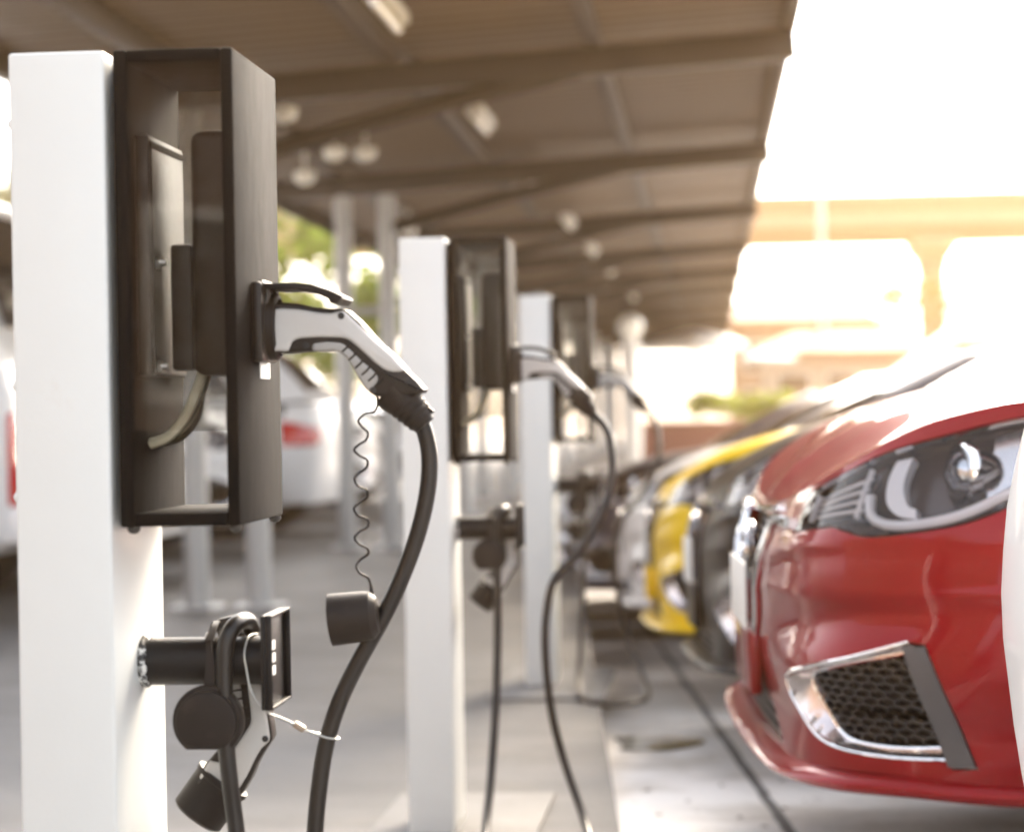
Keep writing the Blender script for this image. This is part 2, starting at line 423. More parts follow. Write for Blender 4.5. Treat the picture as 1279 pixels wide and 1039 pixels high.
def make_car(name, label, group):
    root = thing(name, label, 'car', group=group)
    # front bumper cover with its openings
    sb = s_at(.62); arch = lambda b: .335+math.sqrt(max(0, .375**2-(b-.86)**2))
    s5 = s_at(.49)
    top = [(s, float(ZH(abs(s)))-.0025) for s in np.linspace(-sb, sb, 180)]
    arc = [(s_at(b), arch(b)) for b in np.linspace(.62, .487, 9)]
    bot = [(s, float(ZL(abs(s)))) for s in np.linspace(s5, -s5, 50)]
    outer = top[::-1]+[(-a, z) for a, z in arc]+bot[::-1][0:]+[(a, z) for a, z in arc[::-1]]
    panel('bumper', Soff(0), outer, [sym(GR), sym(LG), HL, mir(HL), FG, mir(FG)], .017, red_paint, root, .014, True, edge=.012)
    f, edge = hood_fn()
    cow = [(1.235, y) for y in np.linspace(edge[-1][1]-.03, -edge[-1][1]+.03, 20)]
    hood = panel('hood', f, [tuple(p) for p in edge]+[(1.20, edge[-1][1]-.01)]+[(1.13+.06*(abs(y)/.8)**2, y) for y in np.linspace(.78, -.78, 24)]+[(1.20, -edge[-1][1]+.01)], [], .035, red_paint, root, .006, False, edge=.03)
    # grille: black backing, lattice, bright surround, badge
    bk = panel('grille', Soff(-.055), inset_loop(sym(GR), -.012), [], .05, black_deep, root, 0, True)
    honeycomb('lattice', [tuple(p) for p in sym(GR)], -.022, .05, .026, mesh_black, bk)
    mb = MB(); fr = GR[1:-1]
    loop = [tuple(p) for p in spline(sym([(0, .430)]+[(a, z) for a, z in GR[::-1][1:-1]]+[(.30, .686)]), 5)]
    half = [(0, .425), (.13, .435), (.165, .455), (.2, .5), (.255, .60), (.275, .64), (.29, .684), (.38, .688), (.47, .690)]
    rr = spline([(-a, z) for a, z in half[:0:-1]]+half, 5)
    tube_on(mb, rr, .006, [.010]*len(rr), 10); mb.build('grille_surround', chrome, root)
    mb = MB(); tube_on(mb, [(s, float(ZH(abs(s)))-.016) for s in np.linspace(-.3, .3, 24)], .004, .006, 8); mb.build('hood_trim', chrome, root)
    mb = MB(); mb.lathe([(.0, -.004), (.052, -.004), (.060, .0), (.062, .008), (.055, .014), (.0, .017)], (.012, 0, .612), (-1, 0, -.06), 32); bd = mb.build('badge', dark_chrome, root)
    mb = MB(); c = 28; mb.tube([(-.008+.000, .054*math.cos(2*math.pi*k/c), .612+.048*math.sin(2*math.pi*k/c)) for k in range(c)], .006, 8, closed=True)
    mb.tube([(-.008, -.05, .625), (-.011, -.02, .615), (-.011, 0, .598), (-.011, .02, .615), (-.008, .05, .625)], .005, 8); mb.build('badge_ring', chrome, bd)
    # lower intake and plate
    bk = panel('lower_grille', Soff(-.05), inset_loop(sym(LG), -.012), [], .05, black_deep, root, 0, True)
    honeycomb('lattice', sym(LG), -.014, .044, .022, mesh_black, bk)
    mb = MB(); mb.box(-.026, -.020, -.17, .17, .475, .60, .002); mb.build('number_plate', plate_white, root)
    mb = MB(); mb.box(-.018, .006, -.185, .185, .352, .475, .006); mb.build('plate_bracket', red_paint, root)
    # splitter lip
    n = 60; mb = MB(); ss = np.linspace(-s5-.02, s5+.02, n); V = []; F = []
    for s in ss:
        a = abs(s); k = float(1-.55*sm(.5, 1.1, a)); zb = float(np.interp(a, [0, .69, .86, 1.06, 1.3], [.262, .262, .263, .248, .238]))
        pr = [(-.03, .034), (-.002, .030), (.012*k, .026), (.030*k+.004, .017), (.034*k+.004, .010), (.030*k+.003, .002), (.016*k, -.004), (-.04, -.002)]
        for o, dz in pr: V.append(tuple(S(np.array(s), np.array(.275), o)*[1, 1, 0]+np.array([0, 0, zb+dz])))
    m = 8
    for i in range(n-1):
        for k in range(m): F.append((i*m+k, i*m+(k+1) % m, (i+1)*m+(k+1) % m, (i+1)*m+k))
    F += [tuple(range(m)), tuple((n-1)*m+k for k in range(m))[::-1]]
    mb.add(V, F, True); mb.build('front_lip', red_paint, root, 50)
    for sg in (-1, 1):
        M = (lambda P: [(a*sg, z) for a, z in P] if sg > 0 else mir(P))
        # fog lamp bay
        def fo(u, v, L=np.array(FG), I=np.array(FM)):
            P = np.stack([np.abs(np.asarray(u)).ravel(), np.asarray(v).ravel()], 1)
            a = segdist(P, L); b = segdist(P, I); o = (.004-.036*a/(a+b+1e-9)).reshape(np.shape(u)); return S(u, v, o)
        bz = panel('fog_lamp_bezel', fo, M(inset_loop(FG, .003)), [M(FM)], .016, bezel_chrome, root, 0, True, edge=.008, exact=False)
        gb = panel('backing', Soff(-.05), M(inset_loop(FM, -.012)), [], .05, black_deep, bz, 0, True)
        honeycomb('lattice', FM, -.026, .031, .0165, mesh_black, bz, sg, .014, .0019)
        mb = MB(); tube_on(mb, spline(M([FM[i] for i in (2, 1, 0, 7, 6, 5, 4, 3)]), 6), -.024, .004, 8); tube_on(mb, spline(M([FG[i] for i in (3, 2, 1, 0, 12, 11, 10, 9, 8, 7)]), 6), .002, .003, 8); mb.build('bezel_edge', chrome, bz)
        panel('blade', Soff(.006), M([(.868, .503), (.905, .503), (.980, .309), (.936, .309)]), [], .03, strip_grey, bz, .02, True)
        # headlamp: bowl, clear cover, lamps
        def bowl(u, v, L=np.array(inset_loop(HL, .002))):
            P = np.stack([np.abs(np.asarray(u)).ravel(), np.asarray(v).ravel()], 1); d = segdist(P, L).reshape(np.shape(u))
            return S(u, v, -.003-.080*np.clip(d/.012, 0, 1))
        hl = panel('headlight', bowl, M(inset_loop(HL, .002)), [], .012, lens_tint, root, 0, True, exact=False)
        panel('cover', Soff(.001), M(inset_loop(HL, .004)), [], .03, lens_clear, hl, .01, True, edge=.015)
        cres = spline([(.797, .800), (.790, .775), (.792, .752), (.803, .730), (.832, .712), (.875, .706)], 5)+spline([(.872, .722), (.855, .727), (.842, .742), (.833, .765), (.836, .790), (.842, .806)], 5)
        panel('daylight_crescent', Soff(-.020), M([tuple(p) for p in cres]), [], .012, lens_white, hl, .02, True)
        guide = spline([(.760, .742), (.775, .712), (.81, .698), (.87, .697), (.96, .714), (1.05, .752), (1.15, .80), (1.28, .868)], 5)
        mb = MB(); tube_on(mb, [(p[0]*sg, p[1]) for p in guide], -.014, .009, 8); mb.build('light_guide', lens_white, hl)
        ts = [(.535, .683), (.69, .700), (.755, .700), (.748, .745), (.765, .79), (.66, .768), (.56, .742)]
        panel('indicator', Soff(-.026), M(ts), [], .03, dark_chrome, hl, .02, True)
        mb = MB()
        for t in (.2, .4, .6, .8): tube_on(mb, [((.545+.2*q)*sg, .69+.012*q+t*(.045+.04*q)) for q in np.linspace(0, 1, 8)], -.018, .0035, 6)
        for q in (.05, .95): tube_on(mb, [((.545+.2*q)*sg, .69+.012*q+t*(.045+.04*q)) for t in np.linspace(.05, 1, 6)], -.016, .005, 6)
        mb.build('indicator_ribs', lens_white, hl)
        c = S(np.array(.942*sg), np.array(.776), -.056); mb = MB(); ax = (-1, .25*sg, .02)
        mb.lathe([(.034, -.05), (.042, -.035), (.042, -.012), (.054, -.006), (.056, .012), (.053, .017), (.046, .017), (.042, .008)], tuple(c+np.array([.012, .012*sg, 0])), ax, 32); pj = mb.build('projector', chrome, hl)
        mb = MB(); mb.lathe([(.043, .006), (.038, .021), (.025, .032), (.0, .038)], tuple(c+np.array([.012, .012*sg, 0])), ax, 28); mb.build('projector_lens', projector_glass, pj)
        rf = [(1.0, .73), (1.07, .765), (1.2, .825), (1.31, .878), (1.22, .873), (1.08, .852), (1.02, .838)]
        panel('sky_sheen_panel', Soff(-.050), M(rf), [], .03, sky_sheen_grey, hl, .02, True)  # pale panel added to stand for the sky mirrored in the cover
        # flank panels
        def flank(name, b0, b1, z0, ztop, arches=(), zc=None, h=.06):
            sA, sB = s_at(b0), s_at(b1); P = [(s, ztop(s)) for s in np.linspace(sA, sB, 16)]; bt = []
            for b in np.linspace(b1, b0, 60):
                z = z0
                for a in arches:
                    if abs(b-a) < .375: z = max(z, .335+math.sqrt(.375**2-(b-a)**2))
                bt.append((s_at(b), z))
            if zc is not None: pass
            return panel(name, Soff(0), M(P+bt), [], h, red_paint, root, .014, True)
        flank('fender', .624, 1.296, .25, lambda s: float(ZH(s))-.005, (.86,), h=.045)
        belt = lambda s: .94
        d = flank('front_door', 1.302, 2.30, .25, belt)
        mb = MB(); p = S(np.array(s_at(2.16)*sg), np.array(.80), .022); mb.box(p[0]-.09, p[0]+.09, p[1]-.012, p[1]+.012, .788, .812, .008); mb.build('handle', red_paint, d)
        d = flank('rear_door', 2.306, 3.20, .25, belt, (3.5,))
        mb = MB(); p = S(np.array(s_at(3.06)*sg), np.array(.80), .022); mb.box(p[0]-.09, p[0]+.09, p[1]-.012, p[1]+.012, .788, .812, .008); mb.build('handle', red_paint, d)
        flank('quarter_panel', 3.206, 3.90, .25, belt, (3.5,))
        sA = s_at(3.906)
        TL = [(sA+.02, .66), (sA+.30, .66), (sA+.36, .70), (sA+.36, .78), (sA+.02, .84)]
        panel('rear_bumper', Soff(0), M([(sA, .25)]+[(s, .25) for s in np.linspace(sA, SMAX, 12)[1:]]+[(s, .95) for s in np.linspace(SMAX, sA, 12)]), [M(TL)], .06, red_paint, root, .012, True)
        panel('tail_lamp', Soff(.004), M(inset_loop(TL, .004)), [], .05, tail_red, root, .03, True)
        mb = MB(); mb.box(1.33, 1.52, (.88 if sg > 0 else -1.08), (1.08 if sg > 0 else -.88), .97, 1.10, .035, seg=4); mr_ = mb.build('mirror', red_paint, root)
        mb = MB(); mb.box(1.39, 1.47, (.80 if sg > 0 else -.92), (.92 if sg > 0 else -.80), .955, .99, .01); mb.build('mirror_arm', black_trim, mr_)
        for b in (.86, 3.5):
            mb = MB(); y1 = .872*sg; y0 = .66*sg; t = abs(y1-y0)
            mb.lathe([(.205, .0), (.235, -.004), (.305, -.004), (.325, .012), (.335, .04), (.336, .17), (.325, .20), (.30, .212), (.205, .212)], (b, y0, .336), (0, sg, 0), 40, capped=False); w = mb.build('wheel', rubber, root)
            mb = MB(); mb.lathe([(.21, .03), (.208, .19), (.222, .208), (.226, .212), (.215, .214), (.20, .19), (.19, .10), (.19, .03)], (b, y0, .336), (0, sg, 0), 40, capped=False)
            for k in range(5):
                a = 2*math.pi*k/5+.3
                for da in (-.12, .12):
                    mb.tube([(b+.03*math.cos(a), y0+sg*.19, .336+.03*math.sin(a)), (b+.20*math.cos(a+da), y0+sg*.185, .336+.20*math.sin(a+da))], [.020, .014], 8)
            mb.lathe([(.045, .17), (.045, .195), (.03, .20)], (b, y0, .336), (0, sg, 0), 20); mb.build('rim', alloy, w)
            mb = MB(); mb.lathe([(.19, .09), (.0, .09)], (b, y0, .336), (0, sg, 0), 24, capped=False); mb.build('brake_disc', black_deep, w)
    # greenhouse
    ws = gpoly([(-1.72, .06), (1.72, .06), (1.70, .5), (1.62, .93), (-1.62, .93), (-1.70, .5)])
    sw1 = gpoly([(2.42, .10), (4.45, .06), (4.45, .82), (3.1, .84), (2.75, .80)]); sw2 = gpoly([(4.53, .06), (5.75, .09), (5.6, .60), (5.3, .78), (4.53, .82)])
    rw = gpoly([(-.95, .12), (.95, .12), (.9, .85), (-.9, .85)])
    H = [ws, sw1, mir(sw1), sw2, mir(sw2)]
    out = gpoly([(-8, 0)]+[(u, 0) for u in np.linspace(-8, 8, 65)[1:]]+[(8, 1)]+[(u, 1) for u in np.linspace(8, -8, 65)[1:]])
    cab = panel('cabin', lambda u, v: Gs(u, v), out, H, .06, red_paint, root, .02, True)
    for nm, P in (('windscreen', ws), ('side_window', sw1), ('side_window', mir(sw1)), ('side_window', sw2), ('side_window', mir(sw2))):
        panel(nm, lambda u, v: Gs(u, v, -.004), inset_loop(P, .001), [], .08, window_dark, root, .01, True)
    rz = 8*US
    wz = [(rz-.95*US, .12*.7), (rz-.001, .12*.7), (rz-.001, .85*.7), (rz-.9*US, .85*.7)]
    rwn = panel('rear_window', lambda u, v: Gs(u, v, .004), wz, [], .08, window_dark, root, .01, True)
    panel('pane', lambda u, v: Gs(u, v, .004), mir(wz), [], .08, window_dark, rwn, .01, True)
    tp = Gs(np.linspace(-8, 8, 65)[:-1]*US, np.full(64, .7)); mb = MB(); V = [tuple(p) for p in tp]; F = []
    for q, dz in ((.8, .012), (.5, .024), (.2, .03)): V += [(2.75+(p[0]-2.75)*q, p[1]*q, 1.445+dz) for p in tp]
    for r in range(3):
        for k in range(64): F.append((r*64+k, r*64+(k+1) % 64, (r+1)*64+(k+1) % 64, (r+1)*64+k))
    F.append(tuple(range(192, 256))); mb.add(V, F, True); mb.build('roof', red_paint, root, 60)
    mb = MB(); mb.box(.42, 4.1, -.64, .64, .24, .86, .03); mb.box(1.25, 3.95, -.78, .78, .84, .95, .02); mb.box(.2, .45, -.55, .55, .26, .66, .03)
    for b in (.86, 3.5): mb.box(b-.3, b+.3, -.84, .84, .72, .85, .01)
    mb.build('underbody', black_deep, root)
    return root

# ------------------------------------------------------------------ charging stations
post_white = pmat('post_paint', (.645, .665, .65), .38, var=.03, vscale=14, bump=.0004, bscale=45, rvar=.1, dirt=((.50, .38, .26), .64, .80, 7., .4))
box_black = pmat('powder_black', (.0062, .0056, .0052), .78, var=.35, vscale=22, bump=.0005, bscale=260, rvar=.1, spec=.06, stretch=(1, 1, .35), dirt=((.05, .047, .043), .62, .85, 30., .35))
unit_black = pmat('unit_black', (.008, .0068, .006), .42, var=.4, vscale=18, bump=.0006, bscale=120, spec=.2, dirt=((.004, .004, .004), .60, .72, 26., .8))
acrylic = clear_mat('acrylic', (.74, .74, .73), ior=1.45, rough=.015, scratch=.13)
acrylic_front = clear_mat('acrylic_front', (.93, .93, .92), ior=1.25, rough=.015, scratch=.02)
steel = pmat('steel', (.6, .6, .58), .28, metal=1, var=.2, vscale=60)
plug_dark = pmat('plug_dark', (.019, .0145, .0115), .42, var=.15, vscale=60, bump=.0002, bscale=500, spec=.3)
plug_white = pmat('plug_shell', (.50, .485, .46), .40, var=.05, vscale=25, bump=.0002, bscale=600, rvar=.08)
grip_grey = pmat('plug_grip', (.33, .32, .30), .5, var=.06, vscale=25)
cable_black = pmat('cable_black', (.013, .0112, .0095), .34, var=.3, vscale=18, rvar=.12, spec=.4, bump=.0003, bscale=160, dirt=((.06, .05, .04), .62, .8, 24., .35))
cap_black = pmat('cap_black', (.015, .0112, .009), .55, var=.35, vscale=28, bump=.0003, bscale=200, spec=.25, dirt=((.05, .038, .03), .55, .8, 35., .5))
pipe_black = pmat('pipe_black', (.007, .0065, .0065), .45, var=.3, vscale=30, bump=.0005, bscale=120, spec=.25, dirt=((.04, .037, .037), .60, .8, 50., .5))
weld_mat = pmat('weld_chipped', (.03, .03, .03), .6, dirt=((.75, .75, .72), .50, .58, 90., .95), bump=.002, bscale=120)
mark_white = pmat('mark_white', (.82, .82, .80), .5)
wire_steel = pmat('wire_steel', (.45, .44, .40), .38, metal=.8, var=.25, vscale=200)
crimp_mat = pmat('crimp', (.34, .28, .22), .42, metal=.7, var=.3, vscale=90)
bundle_mat = pmat('bundle', (.05, .045, .03), .35, var=.4, vscale=60)
pale_wire = pmat('pale_wire', (.42, .38, .27), .4, var=.3, vscale=70)

O1 = Vector((-.648, 2.425, 0))
def make_station(label):
    t = thing('charging_station', label, 'charging station', O1, 0, 'charging stations in a row')
    mb = MB(O1); mb.box(-.6985, -.6025, 2.32, 2.535, .012, 1.2585, .0035, seg=3); post = mb.build('post', post_white, t)
    for z in (1.19, .93, .82): mb = MB(O1); mb.lathe([(.0, 0), (.005, 0), (.005, .004), (.002, .006), (0, .006)], (-.6985, 2.335, z), (-1, 0, 0), 10); mb.build('rivet', post_white, post)
    mb = MB(O1); mb.box(-.79, -.43, 2.00, 2.86, 0.002, .012, .004); mb.build('base_pad', concrete_pad, t)
    mb = MB(O1)
    mb.box(-.594, -.580, 2.32, 2.55, .789, 1.2587, .003); mb.box(-.4865, -.474, 2.32, 2.55, .7893, 1.2584, .003)
    mb.box(-.5798, -.4867, 2.3205, 2.5495, 1.2462, 1.2582, .0015); mb.box(-.5798, -.4867, 2.3205, 2.5495, .7897, .8025, .0015)
    mb.box(-.6022, -.5942, 2.36, 2.50, .80, 1.25, .001)
    enc = mb.build('enclosure', box_black, t)
    mb = MB(O1); mb.box(-.5830, -.4840, 2.3268, 2.3296, .884, 1.250); mb.build('front_pane', acrylic_front, enc)
    mb = MB(O1); mb.box(-.5830, -.4840, 2.541, 2.544, .881, 1.250); mb.build('rear_pane', acrylic, enc)
    for x in (-.583, -.4805):
        for y in (2.332, 2.538): mb = MB(O1); mb.lathe([(0, 0), (.0065, 0), (.0065, -.003), (.004, -.006), (0, -.007)], (x, y, .789), (0, 0, 1), 16); mb.build('foot_bolt', steel_dark, enc)
    mb = MB(O1); mb.box(-.5797, -.5650, 2.345, 2.50, .938, 1.178, .003); u = mb.build('charger_unit', unit_black, t)
    mb = MB(O1); mb.box(-.5655, -.5640, 2.350, 2.496, 1.166, 1.172); mb.box(-.5654, -.5641, 2.352, 2.356, .94, 1.166); mb.build('seam', box_black, u)
    for z in (1.052, .948):
        mb = MB(O1); mb.lathe([(.0065, 0), (.0065, .004), (0, .004)], (-.5648, 2.370, z), (1, 0, 0), 6); mb.lathe([(.003, .003), (.003, .010), (0, .010)], (-.5648, 2.370, z), (1, 0, 0), 10); mb.build('bolt', steel, u)
    mb = MB(O1); mb.box(-.536, -.4868, 2.395, 2.50, .938, 1.187, .012, seg=4); mb.build('socket_housing', unit_black, t)
    mb = MB(O1); mb.box(-.5570, -.5345, 2.395, 2.43, .944, 1.072, .004); mb.build('junction_box', unit_black, t)
    mb = MB(O1)
    for k in range(6):
        dx, dy, dz = random.uniform(-.006, .006), .012*k-.03, random.uniform(-.008, .008)
        P = spline([(-.5797, 2.42+dy, .873+dz*.5), (-.562, 2.42+dy, .882+dz), (-.545, 2.42+dy*.9, .900+dz), (-.531+dx, 2.42+dy*.7, .922), (-.526+dx, 2.43+dy*.5, .945)], 8)
        mb.mi = 1 if k in (0, 4) else 0
        mb.tube([tuple(p) for p in P], .0042 if k else .0055, 8)
    mb.build('wire_bundle', [bundle_mat, pale_wire], t)
    # socket, its flip lid and a small notice
    mb = MB(O1)
    mb.box(-.474, -.4625, 2.392, 2.478, .951, 1.033, .004); mb.lathe([(.034, 0), (.034, .010), (.030, .012), (.030, -.004)], (-.4640, 2.435, .987), (1, 0, 0), 32)
    fl = mb.build('socket', plug_dark, t)
    mb = MB(O1)
    prof = [(-.4655, 1.031), (-.450, 1.0305), (-.430, 1.0305), (-.413, 1.0285), (-.395, 1.0225), (-.3825, 1.0165), (-.3815, 1.0135), (-.387, 1.0085), (-.394, 1.0090), (-.396, 1.0130), (-.412, 1.0205), (-.432, 1.0238), (-.452, 1.0240), (-.4655, 1.026)]
    mb.slab(prof, 'y', 2.435, .074, .0012); mb.build('flip_lid', cap_black, fl)
    mb = MB(O1); mb.tube([(-.466, 2.40, 1.030), (-.466, 2.47, 1.030)], .0045, 12); mb.tube([(-.4615, 2.412, 1.029), (-.4605, 2.412, 1.018), (-.4635, 2.412, 1.010)], .003, 8); mb.tube([(-.4615, 2.458, 1.029), (-.4605, 2.458, 1.018), (-.4635, 2.458, 1.010)], .003, 8); mb.build('hinge', steel_dark, fl)
    mb = MB(O1); mb.box(-.474, -.4732, 2.435, 2.485, .935, .958); mb.build('notice', mark_white, enc)
    # holster arm: welded pipe and dished end plate
    mb = MB(O1); c = (-.603, 2.44, .645)
    mb.lathe([(.0245, .0), (.0245, .132), (.0215, .132), (.0215, .0)], c, (1, 0, 0), 40, capped=False); ar = mb.build('holster_pipe', pipe_black, t)
    mb = MB(O1); pr = []
    n = 40; V = []; F = []
    for j, (r, h) in enumerate([(.0265, -.001), (.0275, .003), (.0262, .0065), (.0247, .009)]):
        for k in range(n):
            a = 2*math.pi*k/n; q = random.uniform(-.0012, .0012); V.append((c[0]+h+q, c[1]+(r+q)*math.cos(a), c[2]+(r+q)*math.sin(a)))
    for j in range(3):
        for k in range(n): F.append((j*n+k, j*n+(k+1) % n, (j+1)*n+(k+1) % n, (j+1)*n+k))
    mb.add(V, F, True); mb.build('weld', weld_mat, ar)
    mb = MB(O1); x0, x1 = -.4715, -.4665
    mb.box(x0, x1, 2.397, 2.503, .5985, .6945, .0012)
    mb.box(x1, x1+.007, 2.397, 2.400, .5985, .6945, .001); mb.box(x1, x1+.007, 2.500, 2.503, .5985, .6945, .001)
    mb.box(x1, x1+.007, 2.400, 2.500, .5985, .6015, .001); mb.box(x1, x1+.007, 2.400, 2.500, .6915, .6945, .001)
    pl = mb.build('holster_plate', pipe_black, t)
    for z in (.661, .648, .635):
        mb = MB(O1); mb.box(x1, x1+.0012, 2.420, 2.446, z-.0046, z+.0046); mb.build('white_mark', mark_white, pl)
    return t

MM = lambda P: [((x+470)/1000, (z-985)/1000) for x, z in P]
SIL = MM([(-470, 985), (-469, 1000), (-462, 1010), (-431, 1010), (-414, 1006), (-393, 1004), (-381, 1003), (-354, 975), (-321, 940), (-303, 921), (-305, 917), (-330, 915), (-352, 914), (-358, 919), (-367, 930), (-373, 940), (-379, 951), (-384, 957), (-394, 961.5), (-416, 961.5), (-426, 961), (-463, 961), (-469, 970)])
WHT = MM([(-468, 990), (-466, 998), (-459, 1004.5), (-431, 1004.5), (-414, 1001.5), (-396, 999.5), (-385, 1001.5), (-380, 999), (-356, 975), (-321, 940.5), (-333, 938.5), (-344, 942), (-361, 957), (-376, 970.5), (-382, 973.5), (-390, 974.5), (-427, 974.5), (-436, 971), (-440, 962), (-450, 962), (-461, 962.5), (-466, 967), (-468, 978)])
GRP = MM([(-413, 969.5), (-416, 966), (-414, 961), (-394, 961.5), (-383, 956), (-377, 948), (-372, 939), (-366, 929), (-358.5, 919), (-354, 923), (-348.5, 931), (-351, 938), (-366, 951.5), (-380, 965.5), (-387, 969.5)])
def make_plug(par, X):
    """X places plug coordinates (nose at 0, body along +x) in the parent"""
    def fin(o): o.data.transform(X); return o
    rs = lambda P, n: [tuple(p) for p in spline(P, n, True)]
    mb = MB(); mb.slab(rs(SIL, 2), 'y', 0, .044, .0045, 4)
    mb.lathe([(.026, -.004), (.0275, 0), (.0275, .016), (.024, .018)], (-.004, 0, .001), (1, 0, 0), 32)
    b = fin(mb.build('plug_body', plug_dark, par))
    mb = MB(); mb.slab(rs(WHT, 2), 'y', 0, .0485, .0035, 4); fin(mb.build('plug_shell', plug_white, b))
    mb = MB(); mb.slab(rs(GRP, 2), 'y', 0, .0475, .0030, 4)
    fin(mb.build('grip_pad', grip_grey, b))
    for k in range(6):
        q = k/5; x, z = .0845+.033*q, -.0245-.035*q-.003*math.sin(q*3)
        for s in (-1, 1): mb = MB(); mb.tube([(x+.0005, s*.0236, z-.0005), (x+.006, s*.0240, z+.0040), (x+.0095, s*.0237, z+.0085)], .0011, 6); fin(mb.build('grip_rib', plug_dark, b))
    for x, z in MM([(-385, 996.5), (-465, 967), (-422, 967), (-319, 929), (-354, 920)]):
        for s in (-1, 1):
            mb = MB(); mb.lathe([(.0036, 0), (.0036, .0004), (.0030, .0006), (0, .0005)], (x, s*.0243, z), (0, s, 0), 14, capped=False); fin(mb.build('screw', screw_dark, b))
    d = Vector((.034, 0, -.040)).normalized(); o = Vector((.136, 0, -.066)); mb = MB()
    mb.lathe([(.0225, -.004), (.0225, .004), (.0205, .012), (.019, .016), (.0195, .018), (.0175, .022), (.018, .025), (.016, .029), (.0165, .032), (.0145, .036), (.0150, .039), (.0125, .043), (.012, .046), (.009, .046)], o, d, 24)
    for k in range(3):
        p = o+d*(.022+.008*k)+Vector((.011, 0, .0095)); mb.box(p.x-.004, p.x+.004, -.006, .006, p.z-.0018, p.z+.0018, .0012, rot=Matrix.Rotation(rad(40), 3, 'Y'))
    fin(mb.build('cable_boot', cap_black, b))
    return b

def make_cable(label, loc, path, coil=True):
    t = thing('charging_cable', label, 'charging cable', loc, 0, 'charging cables on the stations')
    XA = Matrix.Translation((.178, .010, .985))
    make_plug(t, XA)
    # second plug, hung nose down in the holster
    XB = Matrix.Translation((.108, .058, .503)) @ Matrix.Rotation(rad(4), 4, 'Z') @ Matrix.Rotation(rad(-53), 4, 'Y') @ Matrix.Rotation(math.pi, 4, 'X') @ Matrix.Scale(.95, 4)
    pb = make_plug(t, XB)
    mb = MB(); mb.lathe([(.0, -.034), (.027, -.034), (.0305, -.031), (.0310, .012), (.0325, .013), (.0325, .018), (.028, .019)], (0, 0, 0), (1, 0, 0), 36)
    ns = mb.build('nose_cap', cap_black, pb); ns.data.transform(XB)
    mb = MB(); mb.box(-.022, -.012, -.034, -.0295, -.012, -.004, .001); sl = mb.build('latch_slot', steel, ns); sl.data.transform(XB)
    mb = MB(); mb.tube([tuple(p) for p in spline(path, 10)], .0088, 16); mb.build('cable', cable_black, t)
    if coil:
        C_ = [(-354, 918), (-354, 906), (-358, 898), (-367, 896), (-373, 890), (-370, 883), (-365, 877), (-367, 870), (-374, 865), (-378, 860), (-373, 854), (-366, 849), (-367, 842), (-375, 836), (-378, 830), (-375, 823), (-367, 818), (-367, 812), (-374, 806), (-379, 800), (-375, 793), (-366, 788), (-367, 781), (-375, 776), (-379, 770), (-375, 764), (-367, 759), (-367, 753), (-375, 747), (-378, 741), (-374, 734), (-367, 729), (-365, 722), (-363.5, 712)]
        n = len(C_); mb = MB()
        P = []
        for i, (x, z) in enumerate(C_):
            P.append((x/1000-O1.x, 2.44-O1.y+.006*math.sin(i*math.pi/2*.77), z/1000))
        P = [tuple(p) for p in spline(P, 5)]; mb.tube(P, [.00135]*(len(P)-6)+[.0014, .0016, .0019, .0022, .0025, .0028], 8); mb.build('coil_cord', cap_black, t)
        a = Vector((-1, 0, -.10)).normalized(); o = Vector((-.360-O1.x, 2.44-O1.y, .6905))
        mb = MB(); mb.lathe([(.0, -.004), (.018, -.003), (.0245, .003), (.0258, .010), (.0270, .046), (.0245, .046), (.022, .012), (0, .010)], o, a, 40, capped=False)
        mb.build('dust_cap', cap_black, t)
    return t
L1 = lambda P: [(x-O1.x, y-O1.y, z) for x, y, z in P]

